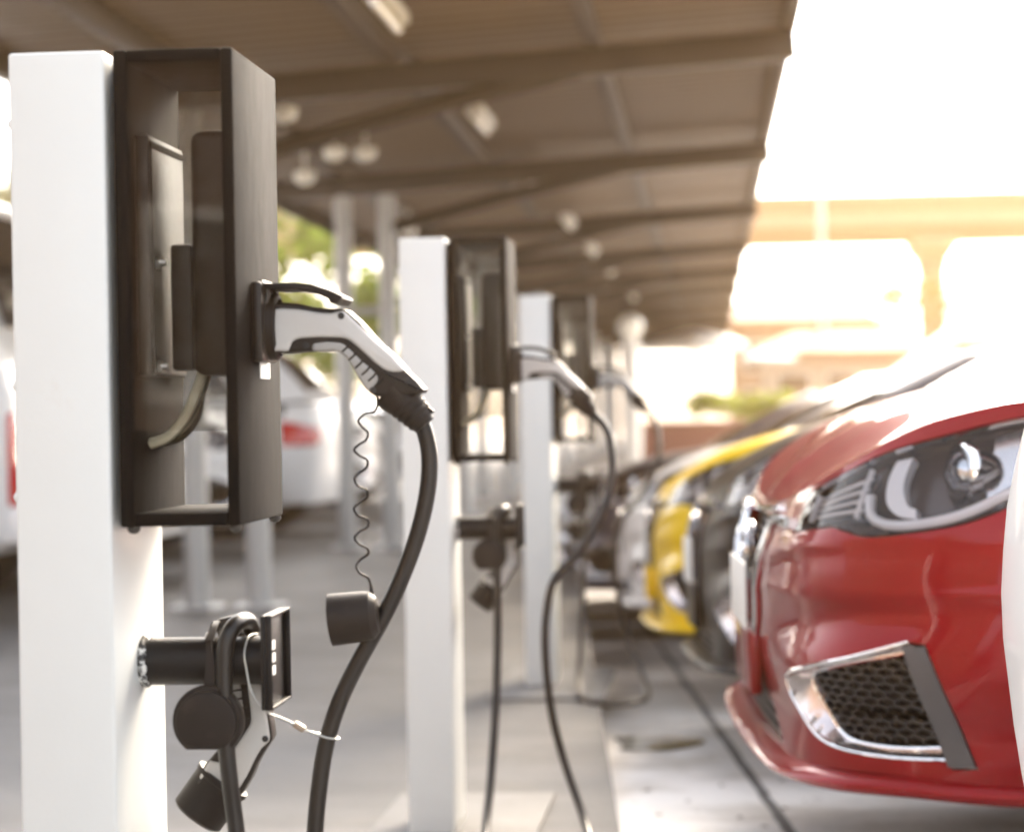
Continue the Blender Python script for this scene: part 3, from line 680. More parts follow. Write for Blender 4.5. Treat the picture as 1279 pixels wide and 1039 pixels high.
# ------------------------------------------------------------------ ground
def ground_mat(name, a, b, joint=None, stains=(.5, .62, .35), scale=.8, rough=.55, rot=0., bumps=.002, jcol=(.05, .05, .052), lines=0.):
    m = bpy.data.materials.new(name); m.use_nodes = True; nt = m.node_tree; N = nt.nodes; L = nt.links; P = N['Principled BSDF']
    tc = N.new('ShaderNodeTexCoord'); mp = N.new('ShaderNodeMapping'); mp.inputs['Rotation'].default_value = (0, 0, rot); L.new(tc.outputs['Object'], mp.inputs['Vector'])
    def noise(s, d=7, st=None):
        n = N.new('ShaderNodeTexNoise'); n.inputs['Scale'].default_value = s; n.inputs['Detail'].default_value = d; n.inputs['Roughness'].default_value = .62
        if st:
            q = N.new('ShaderNodeMapping'); q.inputs['Scale'].default_value = st; L.new(mp.outputs['Vector'], q.inputs['Vector']); L.new(q.outputs['Vector'], n.inputs['Vector'])
        else: L.new(mp.outputs['Vector'], n.inputs['Vector'])
        return n.outputs['Fac']
    def rng(v, lo, hi, a0=0., a1=1.):
        r = N.new('ShaderNodeMapRange'); r.inputs['From Min'].default_value = lo; r.inputs['From Max'].default_value = hi; r.inputs['To Min'].default_value = a0; r.inputs['To Max'].default_value = a1
        L.new(v, r.inputs['Value']); return r.outputs['Result']
    def mix(f, A, B):
        x = N.new('ShaderNodeMix'); x.data_type = 'RGBA'; L.new(f, x.inputs['Factor'])
        for s, v in (('A', A), ('B', B)):
            if isinstance(v, tuple): x.inputs[s].default_value = (*v, 1)
            else: L.new(v, x.inputs[s])
        return x.outputs['Result']
    c = mix(rng(noise(scale), .3, .7), a, b)
    c = mix(rng(noise(scale*2.7, 9), stains[0], stains[1], 0, stains[2]), c, tuple(v*.55*w for v, w in zip(a, (1.05, .97, .88))))
    c = mix(rng(noise(14, 3), .68, .75, 0, .55), c, (.10, .09, .08))
    c = mix(rng(noise(5.5, 10), .56, .72, 0, .30), c, (.22, .19, .16))
    if lines: c = mix(rng(noise(3, 4, (.15, 3.2, 1)), .45, .65, 0, lines), c, tuple(v*.7 for v in a))
    h = noise(90, 4)
    if joint:
        jx, jy, ox, oy, w = joint; sep = N.new('ShaderNodeSeparateXYZ')
        wob = N.new('ShaderNodeTexNoise'); wob.inputs['Scale'].default_value = 3; L.new(mp.outputs['Vector'], wob.inputs['Vector'])
        L.new(mp.outputs['Vector'], sep.inputs[0]); best = None
        for ax, per, off in (('X', jx, ox), ('Y', jy, oy)):
            k = N.new('ShaderNodeMath'); k.operation = 'MULTIPLY_ADD'; L.new(wob.outputs['Fac'], k.inputs[0]); k.inputs[1].default_value = .02; L.new(sep.outputs[ax], k.inputs[2])
            s1 = N.new('ShaderNodeMath'); s1.operation = 'ADD'; s1.inputs[1].default_value = off; L.new(k.outputs[0], s1.inputs[0])
            pp = N.new('ShaderNodeMath'); pp.operation = 'PINGPONG'; pp.inputs[1].default_value = per/2; L.new(s1.outputs[0], pp.inputs[0])
            f = rng(pp.outputs[0], w*(.5 if ax == 'Y' else 1), w*(.5 if ax == 'Y' else 1)+.006, .9 if ax == 'X' else .45, 0)
            c = mix(f, c, jcol)
    L.new(c, P.inputs['Base Color'])
    L.new(rng(noise(scale*4), .3, .7, rough, rough+.25), P.inputs['Roughness']); P.inputs['Specular IOR Level'].default_value = .2
    bp = N.new('ShaderNodeBump'); bp.inputs['Distance'].default_value = bumps; L.new(h, bp.inputs['Height']); L.new(bp.outputs['Normal'], P.inputs['Normal'])
    return m
concrete_road = ground_mat('road_concrete', (.64, .61, .575), (.72, .69, .66), joint=(3.6, 2.6, -.478, -6.38, .010), rot=rad(-3.9), stains=(.48, .66, .75))
concrete_grey = ground_mat('pavement_grey', (.11, .109, .108), (.15, .149, .147), stains=(.5, .7, .4), lines=.35)
concrete_pad = ground_mat('pad', (.15, .148, .145), (.20, .198, .195))
field_mat = ground_mat('ground_soil', (.22, .20, .17), (.30, .28, .24))
steel_dark = pmat('steel_dark', (.05, .048, .045), .45, metal=.6)
screw_dark = pmat('screw_dark', (.010, .009, .009), .5)
def sheet(name, P, z, mat, kind='structure', t=None):
    me = bpy.data.meshes.new(name); me.from_pydata([(x, y, z) for x, y in P], [], [tuple(range(len(P)))]); me.materials.append(mat)
    o = bpy.data.objects.new(name, me); COL.objects.link(o); return tag(o, kind=kind)
sheet('ground', [(-69, -39), (69, -39), (69, 159), (-69, 159)], -.535, field_mat)
bx = lambda y: .126-.0709*min(y, 18)
RY = [-30, 5, 18, 64]
def road_z(y): return -.04*(min(max(y, 5), 18)-5)   # the parking bays fall away gently towards the far end
def strip(name, V, F, mat):
    me = bpy.data.meshes.new(name); me.from_pydata(V, [], F); me.materials.append(mat); o = bpy.data.objects.new(name, me); COL.objects.link(o); return tag(o, kind='structure')
strip('road', [p for y in RY for p in ((bx(y), y, road_z(y)), (26, y, road_z(y)))], [(2*i, 2*i+1, 2*i+3, 2*i+2) for i in range(3)], concrete_road)
strip('pavement', [p for y in RY for p in ((-30, y, 0), (bx(y), y, 0))]+[p for y in RY for p in ((-30, y, -.6), (bx(y), y, -.6))], [(2*i, 2*i+1, 2*i+3, 2*i+2) for i in range(3)]+[(2*i+1, 2*i+9, 2*i+11, 2*i+3) for i in range(3)]+[(0, 8, 9, 1), (6, 7, 15, 14)]+[(2*i, 2*i+2, 2*i+10, 2*i+8) for i in range(3)], concrete_grey)
GZ_ = -.53
puddle_m = pmat('puddle_water', (.10, .095, .05), .04, spec=.6)
pd = [(-.22+.12*math.cos(a)*(1+.25*math.sin(3*a+1)), 6.95+.26*math.sin(a)*(1+.2*math.cos(2*a))) for a in np.linspace(0, 2*math.pi, 40)[:-1]]
strip('puddle_water', [(x, y, road_z(y)+.004) for x, y in pd], [tuple(range(len(pd)))], puddle_m)

# ------------------------------------------------------------------ canopy
def make_canopy():
    roof_m = pmat('roof_sheet', (.088, .062, .040), .5, metal=.1, var=.12, vscale=2, stretch=(1, .2, 1))
    frame_m = pmat('canopy_frame', (.010, .007, .0045), .5, var=.2, vscale=6)
    col_m = pmat('galvanised', (.42, .43, .43), .5, metal=.2, var=.1, vscale=5)
    t = thing('canopy', 'long brown steel canopy roofing the row of charging stations, on paired grey columns', 'canopy', (0, 8.5, 0), rad(.3))
    zr = lambda x: 2.42+.0568*(x+3.15); Yl = 53.
    mb = MB(); V = []; n = int(Yl/.05); prof = [0, 0, .022, .022]
    for i in range(n):
        y = i*.05; dz = prof[i % 4]
        for x in (-3.15, .372): V.append((x, y+(.012 if i % 4 in (0, 2) else 0), zr(x)+.06+dz))
    mb.add(V, [(2*i, 2*i+1, 2*i+3, 2*i+2) for i in range(n-1)]); V2 = [(x, y, z+.03) for x, y, z in V]
    mb.add(V2, [(2*i, 2*i+2, 2*i+3, 2*i+1) for i in range(n-1)]); mb.build('roof_sheet', roof_m, t)
    for x in (-3.10, -2.43, -1.47, -.55, .335):
        mb = MB(); z = zr(x); w = .035 if x < .3 else .03
        mb.box(x-w, x+w, 0, Yl, z-.05, z+.055, .004); mb.build('purlin', frame_m, t)
    for k in range(12):
        y = 2.4+4.63*k
        if y > Yl: break
        mb = MB(); a = math.atan(.0568)
        mb.box(-3.2, .365, y-.05, y+.05, zr(-1.4)-.17, zr(-1.4)-.04, .004, rot=Matrix.Rotation(-a, 3, 'Y')); mb.build('rafter', frame_m, t)
        for x in (-2.42, -2.13):
            mb = MB(); mb.lathe([(.058, 0), (.058, 2.30)], (x, y, 0), (0, 0, 1), 20); c = mb.build('column', col_m, t)
            mb = MB(); mb.box(x-.11, x+.11, y-.11, y+.11, .001, .018, .003); mb.build('foot_plate', col_m, c)
        mb = MB(); mb.tube([(-2.13, y, 2.08), (-1.4, y, 2.26), (-.62, y, 2.43)], .042, 8); mb.build('brace', frame_m, t)
        mb = MB(); mb.tube([(-2.42, y, 2.05), (-3.0, y, 2.34)], .04, 8); mb.build('brace', frame_m, t)
        mb = MB(); mb.tube([(-2.42, y, 1.55), (-2.13, y, 1.55)], .03, 8); mb.build('tie', col_m, t)
make_canopy()
lamp_m = pmat('lamp_pale', (.72, .70, .62), .35, coat=.5)
lamp_case = pmat('lamp_case', (.55, .54, .50), .5)
for k in range(8):
    y = 8.95+3.55*k
    l = thing('batten_light', 'slim pale batten light under the canopy, %s' % ['nearest the top edge of the view', 'second bay back', 'third bay back', 'fourth bay back', 'in the fifth bay', 'in the sixth bay', 'in the seventh bay', 'in the farthest bay'][k], 'light', (-1.24, y, 2.40), 0, 'batten lights under the canopy')
    mb = MB(); mb.box(-.045, .045, -.35, .35, 0, .05, .006); mb.build('casing', lamp_case, l)
    mb = MB(); mb.tube([(0, -.33, -.018), (0, .33, -.018)], .019, 12); mb.build('tube', lamp_m, l)
for k, (x, y, z, lb) in enumerate([(-2.08, 11.4, 2.36, 'pale dome lamp closest to the black charger box, under the canopy'), (-2.13, 13.2, 2.36, 'pale dome lamp, left one of a close pair under the canopy'), (-1.98, 13.35, 2.37, 'pale dome lamp, right one of a close pair under the canopy'), (-2.42, 13.9, 2.30, 'pale dome lamp hung lowest beside the charger box'), (-2.3, 17.6, 2.25, 'small pale dome lamp far down the canopy by the columns')]):
    l = thing('dome_lamp', lb, 'lamp', (x, y, z), 0, 'dome lamps hung from the canopy')
    mb = MB(); mb.lathe([(.0, -.075), (.035, -.068), (.058, -.045), (.066, -.01), (.062, 0), (0, 0)], (0, 0, 0), (0, 0, 1), 24); mb.build('dome', lamp_m, l)
    mb = MB(); mb.tube([(0, 0, 0), (0, 0, .12)], .012, 8); mb.build('stem', lamp_case, l)

# ------------------------------------------------------------------ trees, hedge
def leaf_mat(name, c):
    m = pmat(name, c, .55, var=.6, vscale=1.6, spec=.3); nt = m.node_tree; b = nt.nodes['Principled BSDF']
    tr = nt.nodes.new('ShaderNodeBsdfTranslucent'); tr.inputs['Color'].default_value = (c[0]*2.2, c[1]*2.0, c[2]*.8, 1)
    mx = nt.nodes.new('ShaderNodeMixShader'); mx.inputs['Fac'].default_value = .4
    nt.links.new(b.outputs[0], mx.inputs[1]); nt.links.new(tr.outputs[0], mx.inputs[2]); nt.links.new(mx.outputs[0], nt.nodes['Material Output'].inputs['Surface'])
    return m
leafA = leaf_mat('leaf_bright', (.10, .17, .035)); leafB = leaf_mat('leaf_dark', (.05, .09, .028)); leafC = leaf_mat('leaf_dry', (.16, .13, .05))
bark = pmat('bark', (.10, .075, .05), .8, var=.3, vscale=12, bump=.01, bscale=30)
def leaves(mb, clumps, n, size, rng):
    V = []; F = []
    for i in range(n):
        c, r = clumps[rng.randrange(len(clumps))]
        d = Vector((rng.gauss(0, 1), rng.gauss(0, 1), rng.gauss(0, 1))).normalized()*r*(rng.random()**.45)
        p = Vector(c)+Vector((d.x, d.y, d.z*.8)); u = Vector((rng.gauss(0, 1), rng.gauss(0, 1), rng.gauss(0, .6))).normalized(); w = u.orthogonal().normalized(); w = Matrix.Rotation(rng.random()*6.28, 3, u)@w
        s = size*rng.uniform(.6, 1.4); k = len(V); V += [p-u*s, p+w*s*.45, p+u*s, p-w*s*.45]; F.append((k, k+1, k+2, k+3))
    mb.add(V, F)
def make_tree(x, y, h, r, label, mat, seed, n=3200, base=.35, group='trees beyond the canopy', z0=0):
    rng = random.Random(seed); t = thing('tree', label, 'tree', (x, y, z0), 0, group)
    mb = MB(); top = h*.62; mb.tube([(0, 0, 0), (rng.uniform(-.1, .1), 0, top*.5), (rng.uniform(-.2, .2), rng.uniform(-.1, .1), top)], [.05*h*.45, .036*h*.45, .02*h*.45], 10)
    cl = []
    for k in range(15):
        a = rng.random()*6.28; q = rng.random(); rr = r*rng.uniform(.25, .85)*(1-.45*abs(q-.4)); z = h*(base+.06)+(h*(1-base)-.1*h)*q
        c = (rr*math.cos(a), rr*math.sin(a), z); cl.append((c, r*rng.uniform(.22, .45)))
        if k % 2 == 0: mb.tube([(0, 0, min(z*.7, top*.9)), (c[0]*.5, c[1]*.5, z*.85), c], [.02*h*.3, .012*h*.3, .005*h*.3], 6)
    mb.build('trunk', bark, t); mb = MB(); leaves(mb, cl, n, .085*math.sqrt(r), rng); mb.build('crown', mat, t)
for a in [(-6.3, 34, 3.6, 1.5, 'bright green tree in the gap beside the black charger box', leafA, 1), (-5.1, 36, 3.7, 1.5, 'green tree with a low crown behind the charging plug', leafA, 2), (-4.4, 40, 3.3, 1.2, 'small bushy tree just left of the second white post', leafB, 3),
          (-8.6, 38, 4.6, 2.1, 'dark green tree behind the parked white cars', leafB, 4), (-12.2, 40, 5.2, 2.4, 'tall green tree beyond the white van', leafB, 5)]:
    make_tree(*a)
for a in [(6.6, 78, 5.2, 2.6, 'hazy brown tree in front of the viaduct pier', leafC, 11, 2200), (4.4, 82, 3.9, 2.0, 'small dry tree between the tiled house and the pier', leafC, 12, 1600), (9.6, 84, 4.6, 2.6, 'wide dry tree to the right of the viaduct pier', leafC, 13, 1800)]:
    make_tree(*a, base=.2, group='trees below the viaduct', z0=GZ_)
hd = thing('hedge', 'clipped light green hedge behind the low maroon wall', 'hedge', (1.1, 37.5, GZ_)); rng = random.Random(5); mb = MB()
cl = [((-1.5+3.2*k/22, rng.uniform(-.2, .2), 1.38+rng.uniform(-.06, .10)), .24) for k in range(23)]+[((-1.5+3.2*k/22, 0, .8), .36) for k in range(23)]
leaves(mb, cl, 5200, .06, rng); mb.build('foliage', leaf_mat('hedge_leaf', (.16, .22, .05)), hd)
mb = MB(); 
for k in range(9): mb.tube([(-1.4+.35*k, 0, 0), (-1.4+.35*k+.03, 0, 1.2)], .02, 6)
mb.build('stem', bark, hd)

# ------------------------------------------------------------------ far side: wall, umbrellas, houses, viaduct
wall_m = pmat('maroon_wall', (.22, .075, .06), .6, var=.2, vscale=5)
o = MB(); o.box(-1.2, 3.4, 35.0, 35.2, GZ_, .60, .01); o.box(-1.25, 3.45, 34.95, 35.25, .602, .66, .01)
tag(o.build('low_wall', wall_m), 'low maroon wall with a coping in front of the hedge', 'wall')
canvas = pmat('canvas_white', (.82, .80, .76), .7, var=.03, vscale=4)
pole_m = pmat('pole_grey', (.5, .5, .48), .4, metal=.5)
def umbrella(x, y, h, r, lb):
    h -= GZ_; t = thing('market_umbrella', lb, 'umbrella', (x, y, GZ_), 0, 'white umbrellas beyond the cars')
    mb = MB(); n = 8; V = [(0, 0, h)]; F = []
    rings = [(.25, .05), (.6, .16), (1., .30), (1., .45)]
    for q, dz in rings:
        for k in range(n*2):
            a = math.pi*k/n; rr = r*q*(1 if k % 2 == 0 else .93); V.append((rr*math.cos(a), rr*math.sin(a), h-dz*r*.9))
    m = 2*n
    for k in range(m): F.append((0, 1+k, 1+(k+1) % m))
    for j in range(3):
        for k in range(m): F.append((1+j*m+k, 1+(j+1)*m+k, 1+(j+1)*m+(k+1) % m, 1+j*m+(k+1) % m))
    mb.add(V, F); mb.build('canopy_cloth', canvas, t)
    mb = MB(); mb.tube([(0, 0, 0), (0, 0, h-.05)], .03, 10); mb.build('pole', pole_m, t)
    for k in range(8):
        a = 2*math.pi*k/8; mb = MB(); mb.tube([(0, 0, h-.5*r), (.6*r*math.cos(a), .6*r*math.sin(a), h-.2*r)], .012, 6); mb.build('rib', pole_m, t)
    mb = MB(); mb.lathe([(.28, 0), (.28, .08), (.05, .12)], (0, 0, 0), (0, 0, 1), 20); mb.build('foot', pole_m, t)
umbrella(-.50, 44, 2.28, .95, 'larger white market umbrella at the far end of the canopy')
umbrella(.95, 52, 2.05, .62, 'smaller white market umbrella to the right of the larger one')
house_wall = pmat('house_wall', (.36, .26, .18), .7, var=.1, vscale=3); tile_m = pmat('roof_tile', (.30, .16, .09), .7, var=.25, vscale=9, stretch=(1, 6, 6))
house_pale = pmat('house_pale', (.46, .39, .31), .7, var=.08, vscale=2); glass_m = pmat('house_glass', (.10, .08, .06), .12); frame_w = pmat('window_frame', (.7, .66, .6), .5)
def house(name, lb, x0, x1, y0, y1, zw, zr, wm, wins):
    t = thing(name, lb, 'house', ((x0+x1)/2, y0, GZ_)); O = t.location
    mb = MB(O); mb.box(x0, x1, y0, y1, GZ_, zw); mb.build('wall', wm, t)
    mb = MB(O); e = .35; ym = (y0+y1)/2; V = [(x0-e, y0-e, zw+.004), (x1+e, y0-e, zw+.004), (x1+e, y1+e, zw+.004), (x0-e, y1+e, zw+.004), (x0+.8, ym, zr), (x1-.8, ym, zr)]
    V2 = [(p[0], p[1], p[2]+.12) for p in V]; mb.add(V2, [(0, 1, 5, 4), (1, 2, 5), (2, 3, 4, 5), (3, 0, 4)]); mb.add(V[:4]+V2[:4], [(0, 3, 2, 1), (0, 1, 5, 4), (1, 2, 6, 5), (2, 3, 7, 6), (3, 0, 4, 7)]); mb.build('roof', tile_m, t)
    for (a, b, c, d) in wins:
        mb = MB(O)
        for q in ((a, b, c, c+.06), (a, b, d-.06, d), (a, a+.06, c+.06, d-.06), (b-.06, b, c+.06, d-.06)): mb.box(q[0], q[1], y0-.05, y0+.02, q[2], q[3])
        w = mb.build('window', frame_w, t); mb = MB(O); mb.box(a+.06, b-.06, y0-.02, y0-.003, c+.06, d-.06); mb.build('pane', glass_m, w)
house('tiled_house', 'beige house with a brown tiled roof below the viaduct', .2, 3.6, 62, 68, 2.9, 3.9, house_wall, [(.5, 1.2, 1.7, 2.5), (1.5, 2.2, 1.7, 2.5), (2.6, 3.3, 1.7, 2.5), (.5, 1.2, .5, 1.3), (2.6, 3.3, .5, 1.3)])
house('long_shed', 'long low pale building with a shallow roof in front of the tiled house', .9, 4.6, 55, 58, 1.95, 2.45, house_pale, [(1.2, 2.0, .9, 1.6), (2.3, 3.1, .9, 1.6), (3.4, 4.2, .9, 1.6)])
house('brown_kiosk', 'brown kiosk under the white arched awning', 4.6, 7.6, 49, 53, 1.95, 2.3, pmat('kiosk_wall', (.34, .20, .08), .7, var=.15, vscale=4), [(5.0, 5.7, .8, 1.6), (6.2, 7.0, .8, 1.6)])
# arched awning
t = thing('arched_awning', 'white arched awning sweeping up to the right behind the red car', 'awning', (4.6, 45, 0))
P = spline([(-2.1, .62), (-1.95, 1.05), (-1.3, 1.55), (-.5, 2.15), (.3, 2.62), (1.2, 2.86), (2.6, 2.9), (4.2, 2.86)], 8); mb = MB(); V = []; n = len(P)
for p in P:
    for y, dz in ((-1.3, -.33), (-1.3, 0), (1.3, .0), (1.3, -.33)): V.append((p[0], y, p[1]+dz))
F = []
for i in range(n-1):
    for k in range(4): F.append((i*4+k, i*4+(k+1) % 4, i*4+4+(k+1) % 4, i*4+4+k))
F += [(0, 1, 2, 3), tuple((n-1)*4+k for k in (3, 2, 1, 0))]; mb.add(V, F); mb.build('awning_cloth', canvas, t)
for x, z in ((-1.9, .9), (.2, 2.25), (2.2, 2.58), (4.1, 2.54)):
    for y in (-1.2, 1.2): mb = MB(); mb.tube([(x, y, GZ_), (x, y, z)], .05, 10); mb.build('post', pole_m, t)
conc = pmat('viaduct_concrete', (.30, .25, .20), .7, var=.12, vscale=1.2); conc_d = pmat('viaduct_girder', (.14, .10, .07), .7, var=.12, vscale=1)
t = thing('viaduct', 'pale concrete viaduct crossing above the houses on a flared pier', 'viaduct', (7.4, 86, 0)); 
mb = MB(); mb.box(-26, 42, -3, 3, 6.95, 7.35, .03); mb.build('deck', conc, t)
mb = MB(); mb.box(-26, 42, -3.05, -2.85, 7.352, 8.05, .02); mb.box(-26, 42, 2.85, 3.05, 7.352, 8.05, .02); mb.build('parapet', conc_d, t)
mb = MB(); mb.box(-26, 42, -2.2, -1.2, 6.55, 6.948, .03); mb.box(-26, 42, 1.2, 2.2, 6.55, 6.948, .03); mb.build('girder', conc_d, t)
for x in (0., 24.):
    mb = MB(); V = []
    for z, w, d in ((GZ_, .42, .6), (5.4, .42, .6), (5.9, .55, .8), (6.3, .72, 2.6), (6.548, .72, 2.6)): V += [(x-w, -d, z), (x+w, -d, z), (x+w, d, z), (x-w, d, z)]
    F = [(3, 2, 1, 0), (16, 17, 18, 19)]
    for j in range(4):
        for k in range(4): F.append((j*4+k, j*4+(k+1) % 4, j*4+4+(k+1) % 4, j*4+4+k))
    mb.add(V, F); mb.build('pier', conc, t)
def street_lamp(lb, x, y, h, r, globe):
    h -= GZ_; t = thing('street_lamp', lb, 'street lamp', (x, y, GZ_)); mb = MB(); mb.tube([(0, 0, 0), (0, 0, .5), (0, 0, h)], [r*1.5, r, r*.75], 12); mb.build('pole', pmat('lamp_post', (.66, .64, .6), .45), t)
    mb = MB()
    if globe: mb.lathe([(0, -.13), (.07, -.11), (.12, -.05), (.13, .0), (.11, .07), (.06, .115), (0, .13)], (0, 0, h+.11), (0, 0, 1), 24); mb.build('globe', lamp_m, t)
    else:
        mb.tube([(0, 0, h), (-.5, -.3, h+.35), (-1.3, -.8, h+.4)], [r*.75, r*.6, r*.5], 10); mb.build('arm', pole_m, t)
        mb = MB(); mb.box(-1.75, -1.2, -1.1, -.8, h+.34, h+.44, .03); mb.build('lamp_head', lamp_case, t)
street_lamp('short pale post lamp with a round white globe near the canopy end', -.92, 24, 1.58, .10, True)
street_lamp('tall pale street lamp standing before the viaduct', 2.35, 57, 6.4, .10, False)

leaf_m = pmat('dry_leaf', (.10, .06, .03), .7, var=.4, vscale=60); rng = random.Random(21)
for (x, y) in [(.05, 6.2), (-.02, 5.9), (.09, 5.75), (-.10, 5.6), (.12, 5.45), (-.16, 5.35), (.02, 5.3), (-.05, 6.6), (.17, 5.6), (-.20, 5.8), (.07, 5.15), (.13, 6.0)]:
    mb = MB(); a = rng.random()*6.28; q = rng.uniform(.008, .017); c, s = math.cos(a)*q, math.sin(a)*q
    mb.add([(-c, -s, .001), (-s*.4, c*.4, .006), (c, s, .002), (s*.4, -c*.4, .007), (0, 0, .003)], [(0, 3, 4), (3, 2, 4), (2, 1, 4), (1, 0, 4)]); lf = mb.build('dry_leaf', leaf_m); lf.location = (x, y, road_z(y)+.001)
    tag(lf, 'tiny dry brown leaf lying on the pale concrete in front of the red car', 'leaf', 'dry leaves scattered on the concrete')
# ------------------------------------------------------------------ stations and cables in place
st = make_station('nearest white charging post, in front, with its black box and dished holster plate')
pathA = L1([(-.334, 2.437, .919), (-.3205, 2.44, .905), (-.310, 2.445, .888), (-.303, 2.45, .860), (-.3035, 2.45, .827), (-.313, 2.45, .782), (-.331, 2.45, .733), (-.354, 2.45, .686), (-.379, 2.45, .643), (-.400, 2.45, .601), (-.415, 2.45, .556), (-.423, 2.45, .511), (-.428, 2.45, .466), (-.431, 2.45, .40), (-.44, 2.44, .26), (-.466, 2.42, .22), (-.492, 2.41, .27), (-.501, 2.41, .44), (-.502, 2.41, .473), (-.505, 2.41, .50), (-.508, 2.408, .53), (-.510, 2.407, .56), (-.511, 2.407, .60), (-.511, 2.407, .645), (-.5095, 2.408, .664), (-.5035, 2.413, .680), (-.498, 2.428, .686), (-.495, 2.452, .684), (-.4945, 2.470, .674)])
ca = make_cable('black charging cable plugged into the nearest box, with a coiled cord and dangling cap', O1, pathA)
tw = thing('steel_tether', 'thin steel wire tying the nearest holster plate to the charging cable', 'wire tether', O1)
mb = MB(O1); mb.tube([tuple(p) for p in spline([(-.486, 2.455, .671), (-.489, 2.425, .670), (-.491, 2.412, .655), (-.489, 2.411, .640), (-.484, 2.408, .618), (-.475, 2.404, .604), (-.466, 2.402, .596), (-.455, 2.42, .588), (-.443, 2.435, .579)], 6)], .0011, 8)
mb.tube([tuple(p) for p in spline([(-.436, 2.437, .574), (-.424, 2.436, .570), (-.412, 2.437, .5655), (-.402, 2.440, .5635), (-.4015, 2.452, .563), (-.408, 2.462, .564), (-.421, 2.461, .566), (-.428, 2.450, .569), (-.436, 2.438, .5735)], 6)], .0011, 8); mb.build('wire', wire_steel, tw)
mb = MB(O1); mb.box(-.4465, -.4335, 2.4325, 2.4405, .5735, .5805, .002, rot=Matrix.Rotation(rad(32), 3, 'Y')); mb.build('crimp', crimp_mat, tw)
hc = thing('rubber_cap', 'black round rubber cap strapped over the nearest holster pipe', 'rubber cap', O1)
mb = MB(O1); pts = []
for k in range(41):
    a = 2*math.pi*k/40; pts.append((2.407+(.020*math.sin(a) if 0 else 0), 0))
D = [(-.528+.0365*math.cos(a), .5875+.0365*math.sin(a)) for a in np.linspace(rad(-52), rad(232), 44)]
mb.slab(D, 'y', 2.408, .016, .003); mb.slab([(x*.86-.528*.14, z*.86+.5875*.14) for x, z in D], 'y', 2.397, .010, .002); mb.build('disc', cap_black, hc)
mb = MB(O1); V = []; path = [(2.409, .612), (2.409, .628), (2.4125, .645), (2.4145, .656), (2.421, .6685), (2.440, .6745), (2.452, .6735), (2.458, .683), (2.448, .6855), (2.432, .680), (2.4135, .668)]
for i, (y, z) in enumerate(path):
    wv = .0042+.0014*math.sin(i*1.3); cx = -.5285+.003*math.sin(i*.9)
    V += [(cx-wv, y, z), (cx+wv, y, z), (cx+wv, y-.003, z+.0005), (cx-wv, y-.003, z+.0005)]
F = []
for i in range(len(path)-1):
    for k in range(4): F.append((i*4+k, i*4+(k+1) % 4, i*4+4+(k+1) % 4, i*4+4+k))
mb.add(V, F, True); mb.build('strap', cap_black, hc)
ra = make_car('red_car', 'glossy red hatchback parked nose out, its headlamp and fog grille in full view', 'cars parked nose out facing the chargers')
ra.name = 'parked_car'; ra.location = (.045, 4.73, 0); ra.rotation_euler = (0, 0, rad(3.9))
reindex()
LBL = ['second white charging post, in the middle, half hidden by the cable of the nearest one', 'farthest white charging post, narrow and blurred beside the parked cars']
LBC = ['black cable plugged into the middle charging box, falling to the floor on the right', 'black cable plugged into the farthest charging box']
LBT = ['rubber cap strapped over the holster pipe of the middle post', 'rubber cap strapped over the holster pipe of the farthest post']
for k in (1, 2):
    L = O1+Vector((.026*k, 2.67*k, -.004*k*0))
    dup(st, L, label=LBL[k-1]); dup(hc, L, label=LBT[k-1])
    c = dup(ca, L, label=LBC[k-1], skip=('coil_cord', 'dust_cap', 'cable'))
    pw = L1([(-.334, 2.437, .919), (-.3205, 2.44, .905), (-.302, 2.44, .885), (-.275, 2.43, .85), (-.262, 2.40, .78), (-.278, 2.36, .69), (-.330, 2.34, .60), (-.385, 2.33, .54), (-.402, 2.32, .47), (-.405, 2.31, .40), (-.395, 2.30, .28), (-.37, 2.30, .17), (-.325, 2.22, .06), (-.30, 2.05, .012), (-.32, 1.90, .011), (-.40, 1.84, .011), (-.48, 1.92, .013), (-.515, 2.10, .04), (-.517, 2.25, .14), (-.513, 2.35, .30), (-.512, 2.40, .45), (-.512, 2.407, .54), (-.511, 2.407, .645), (-.5095, 2.408, .664), (-.5035, 2.413, .680), (-.498, 2.428, .686), (-.495, 2.452, .684), (-.4945, 2.470, .674)])
    mb = MB(); mb.tube([tuple(p) for p in spline(pw, 8)], .0088, 12); mb.build('cable', cable_black, c)

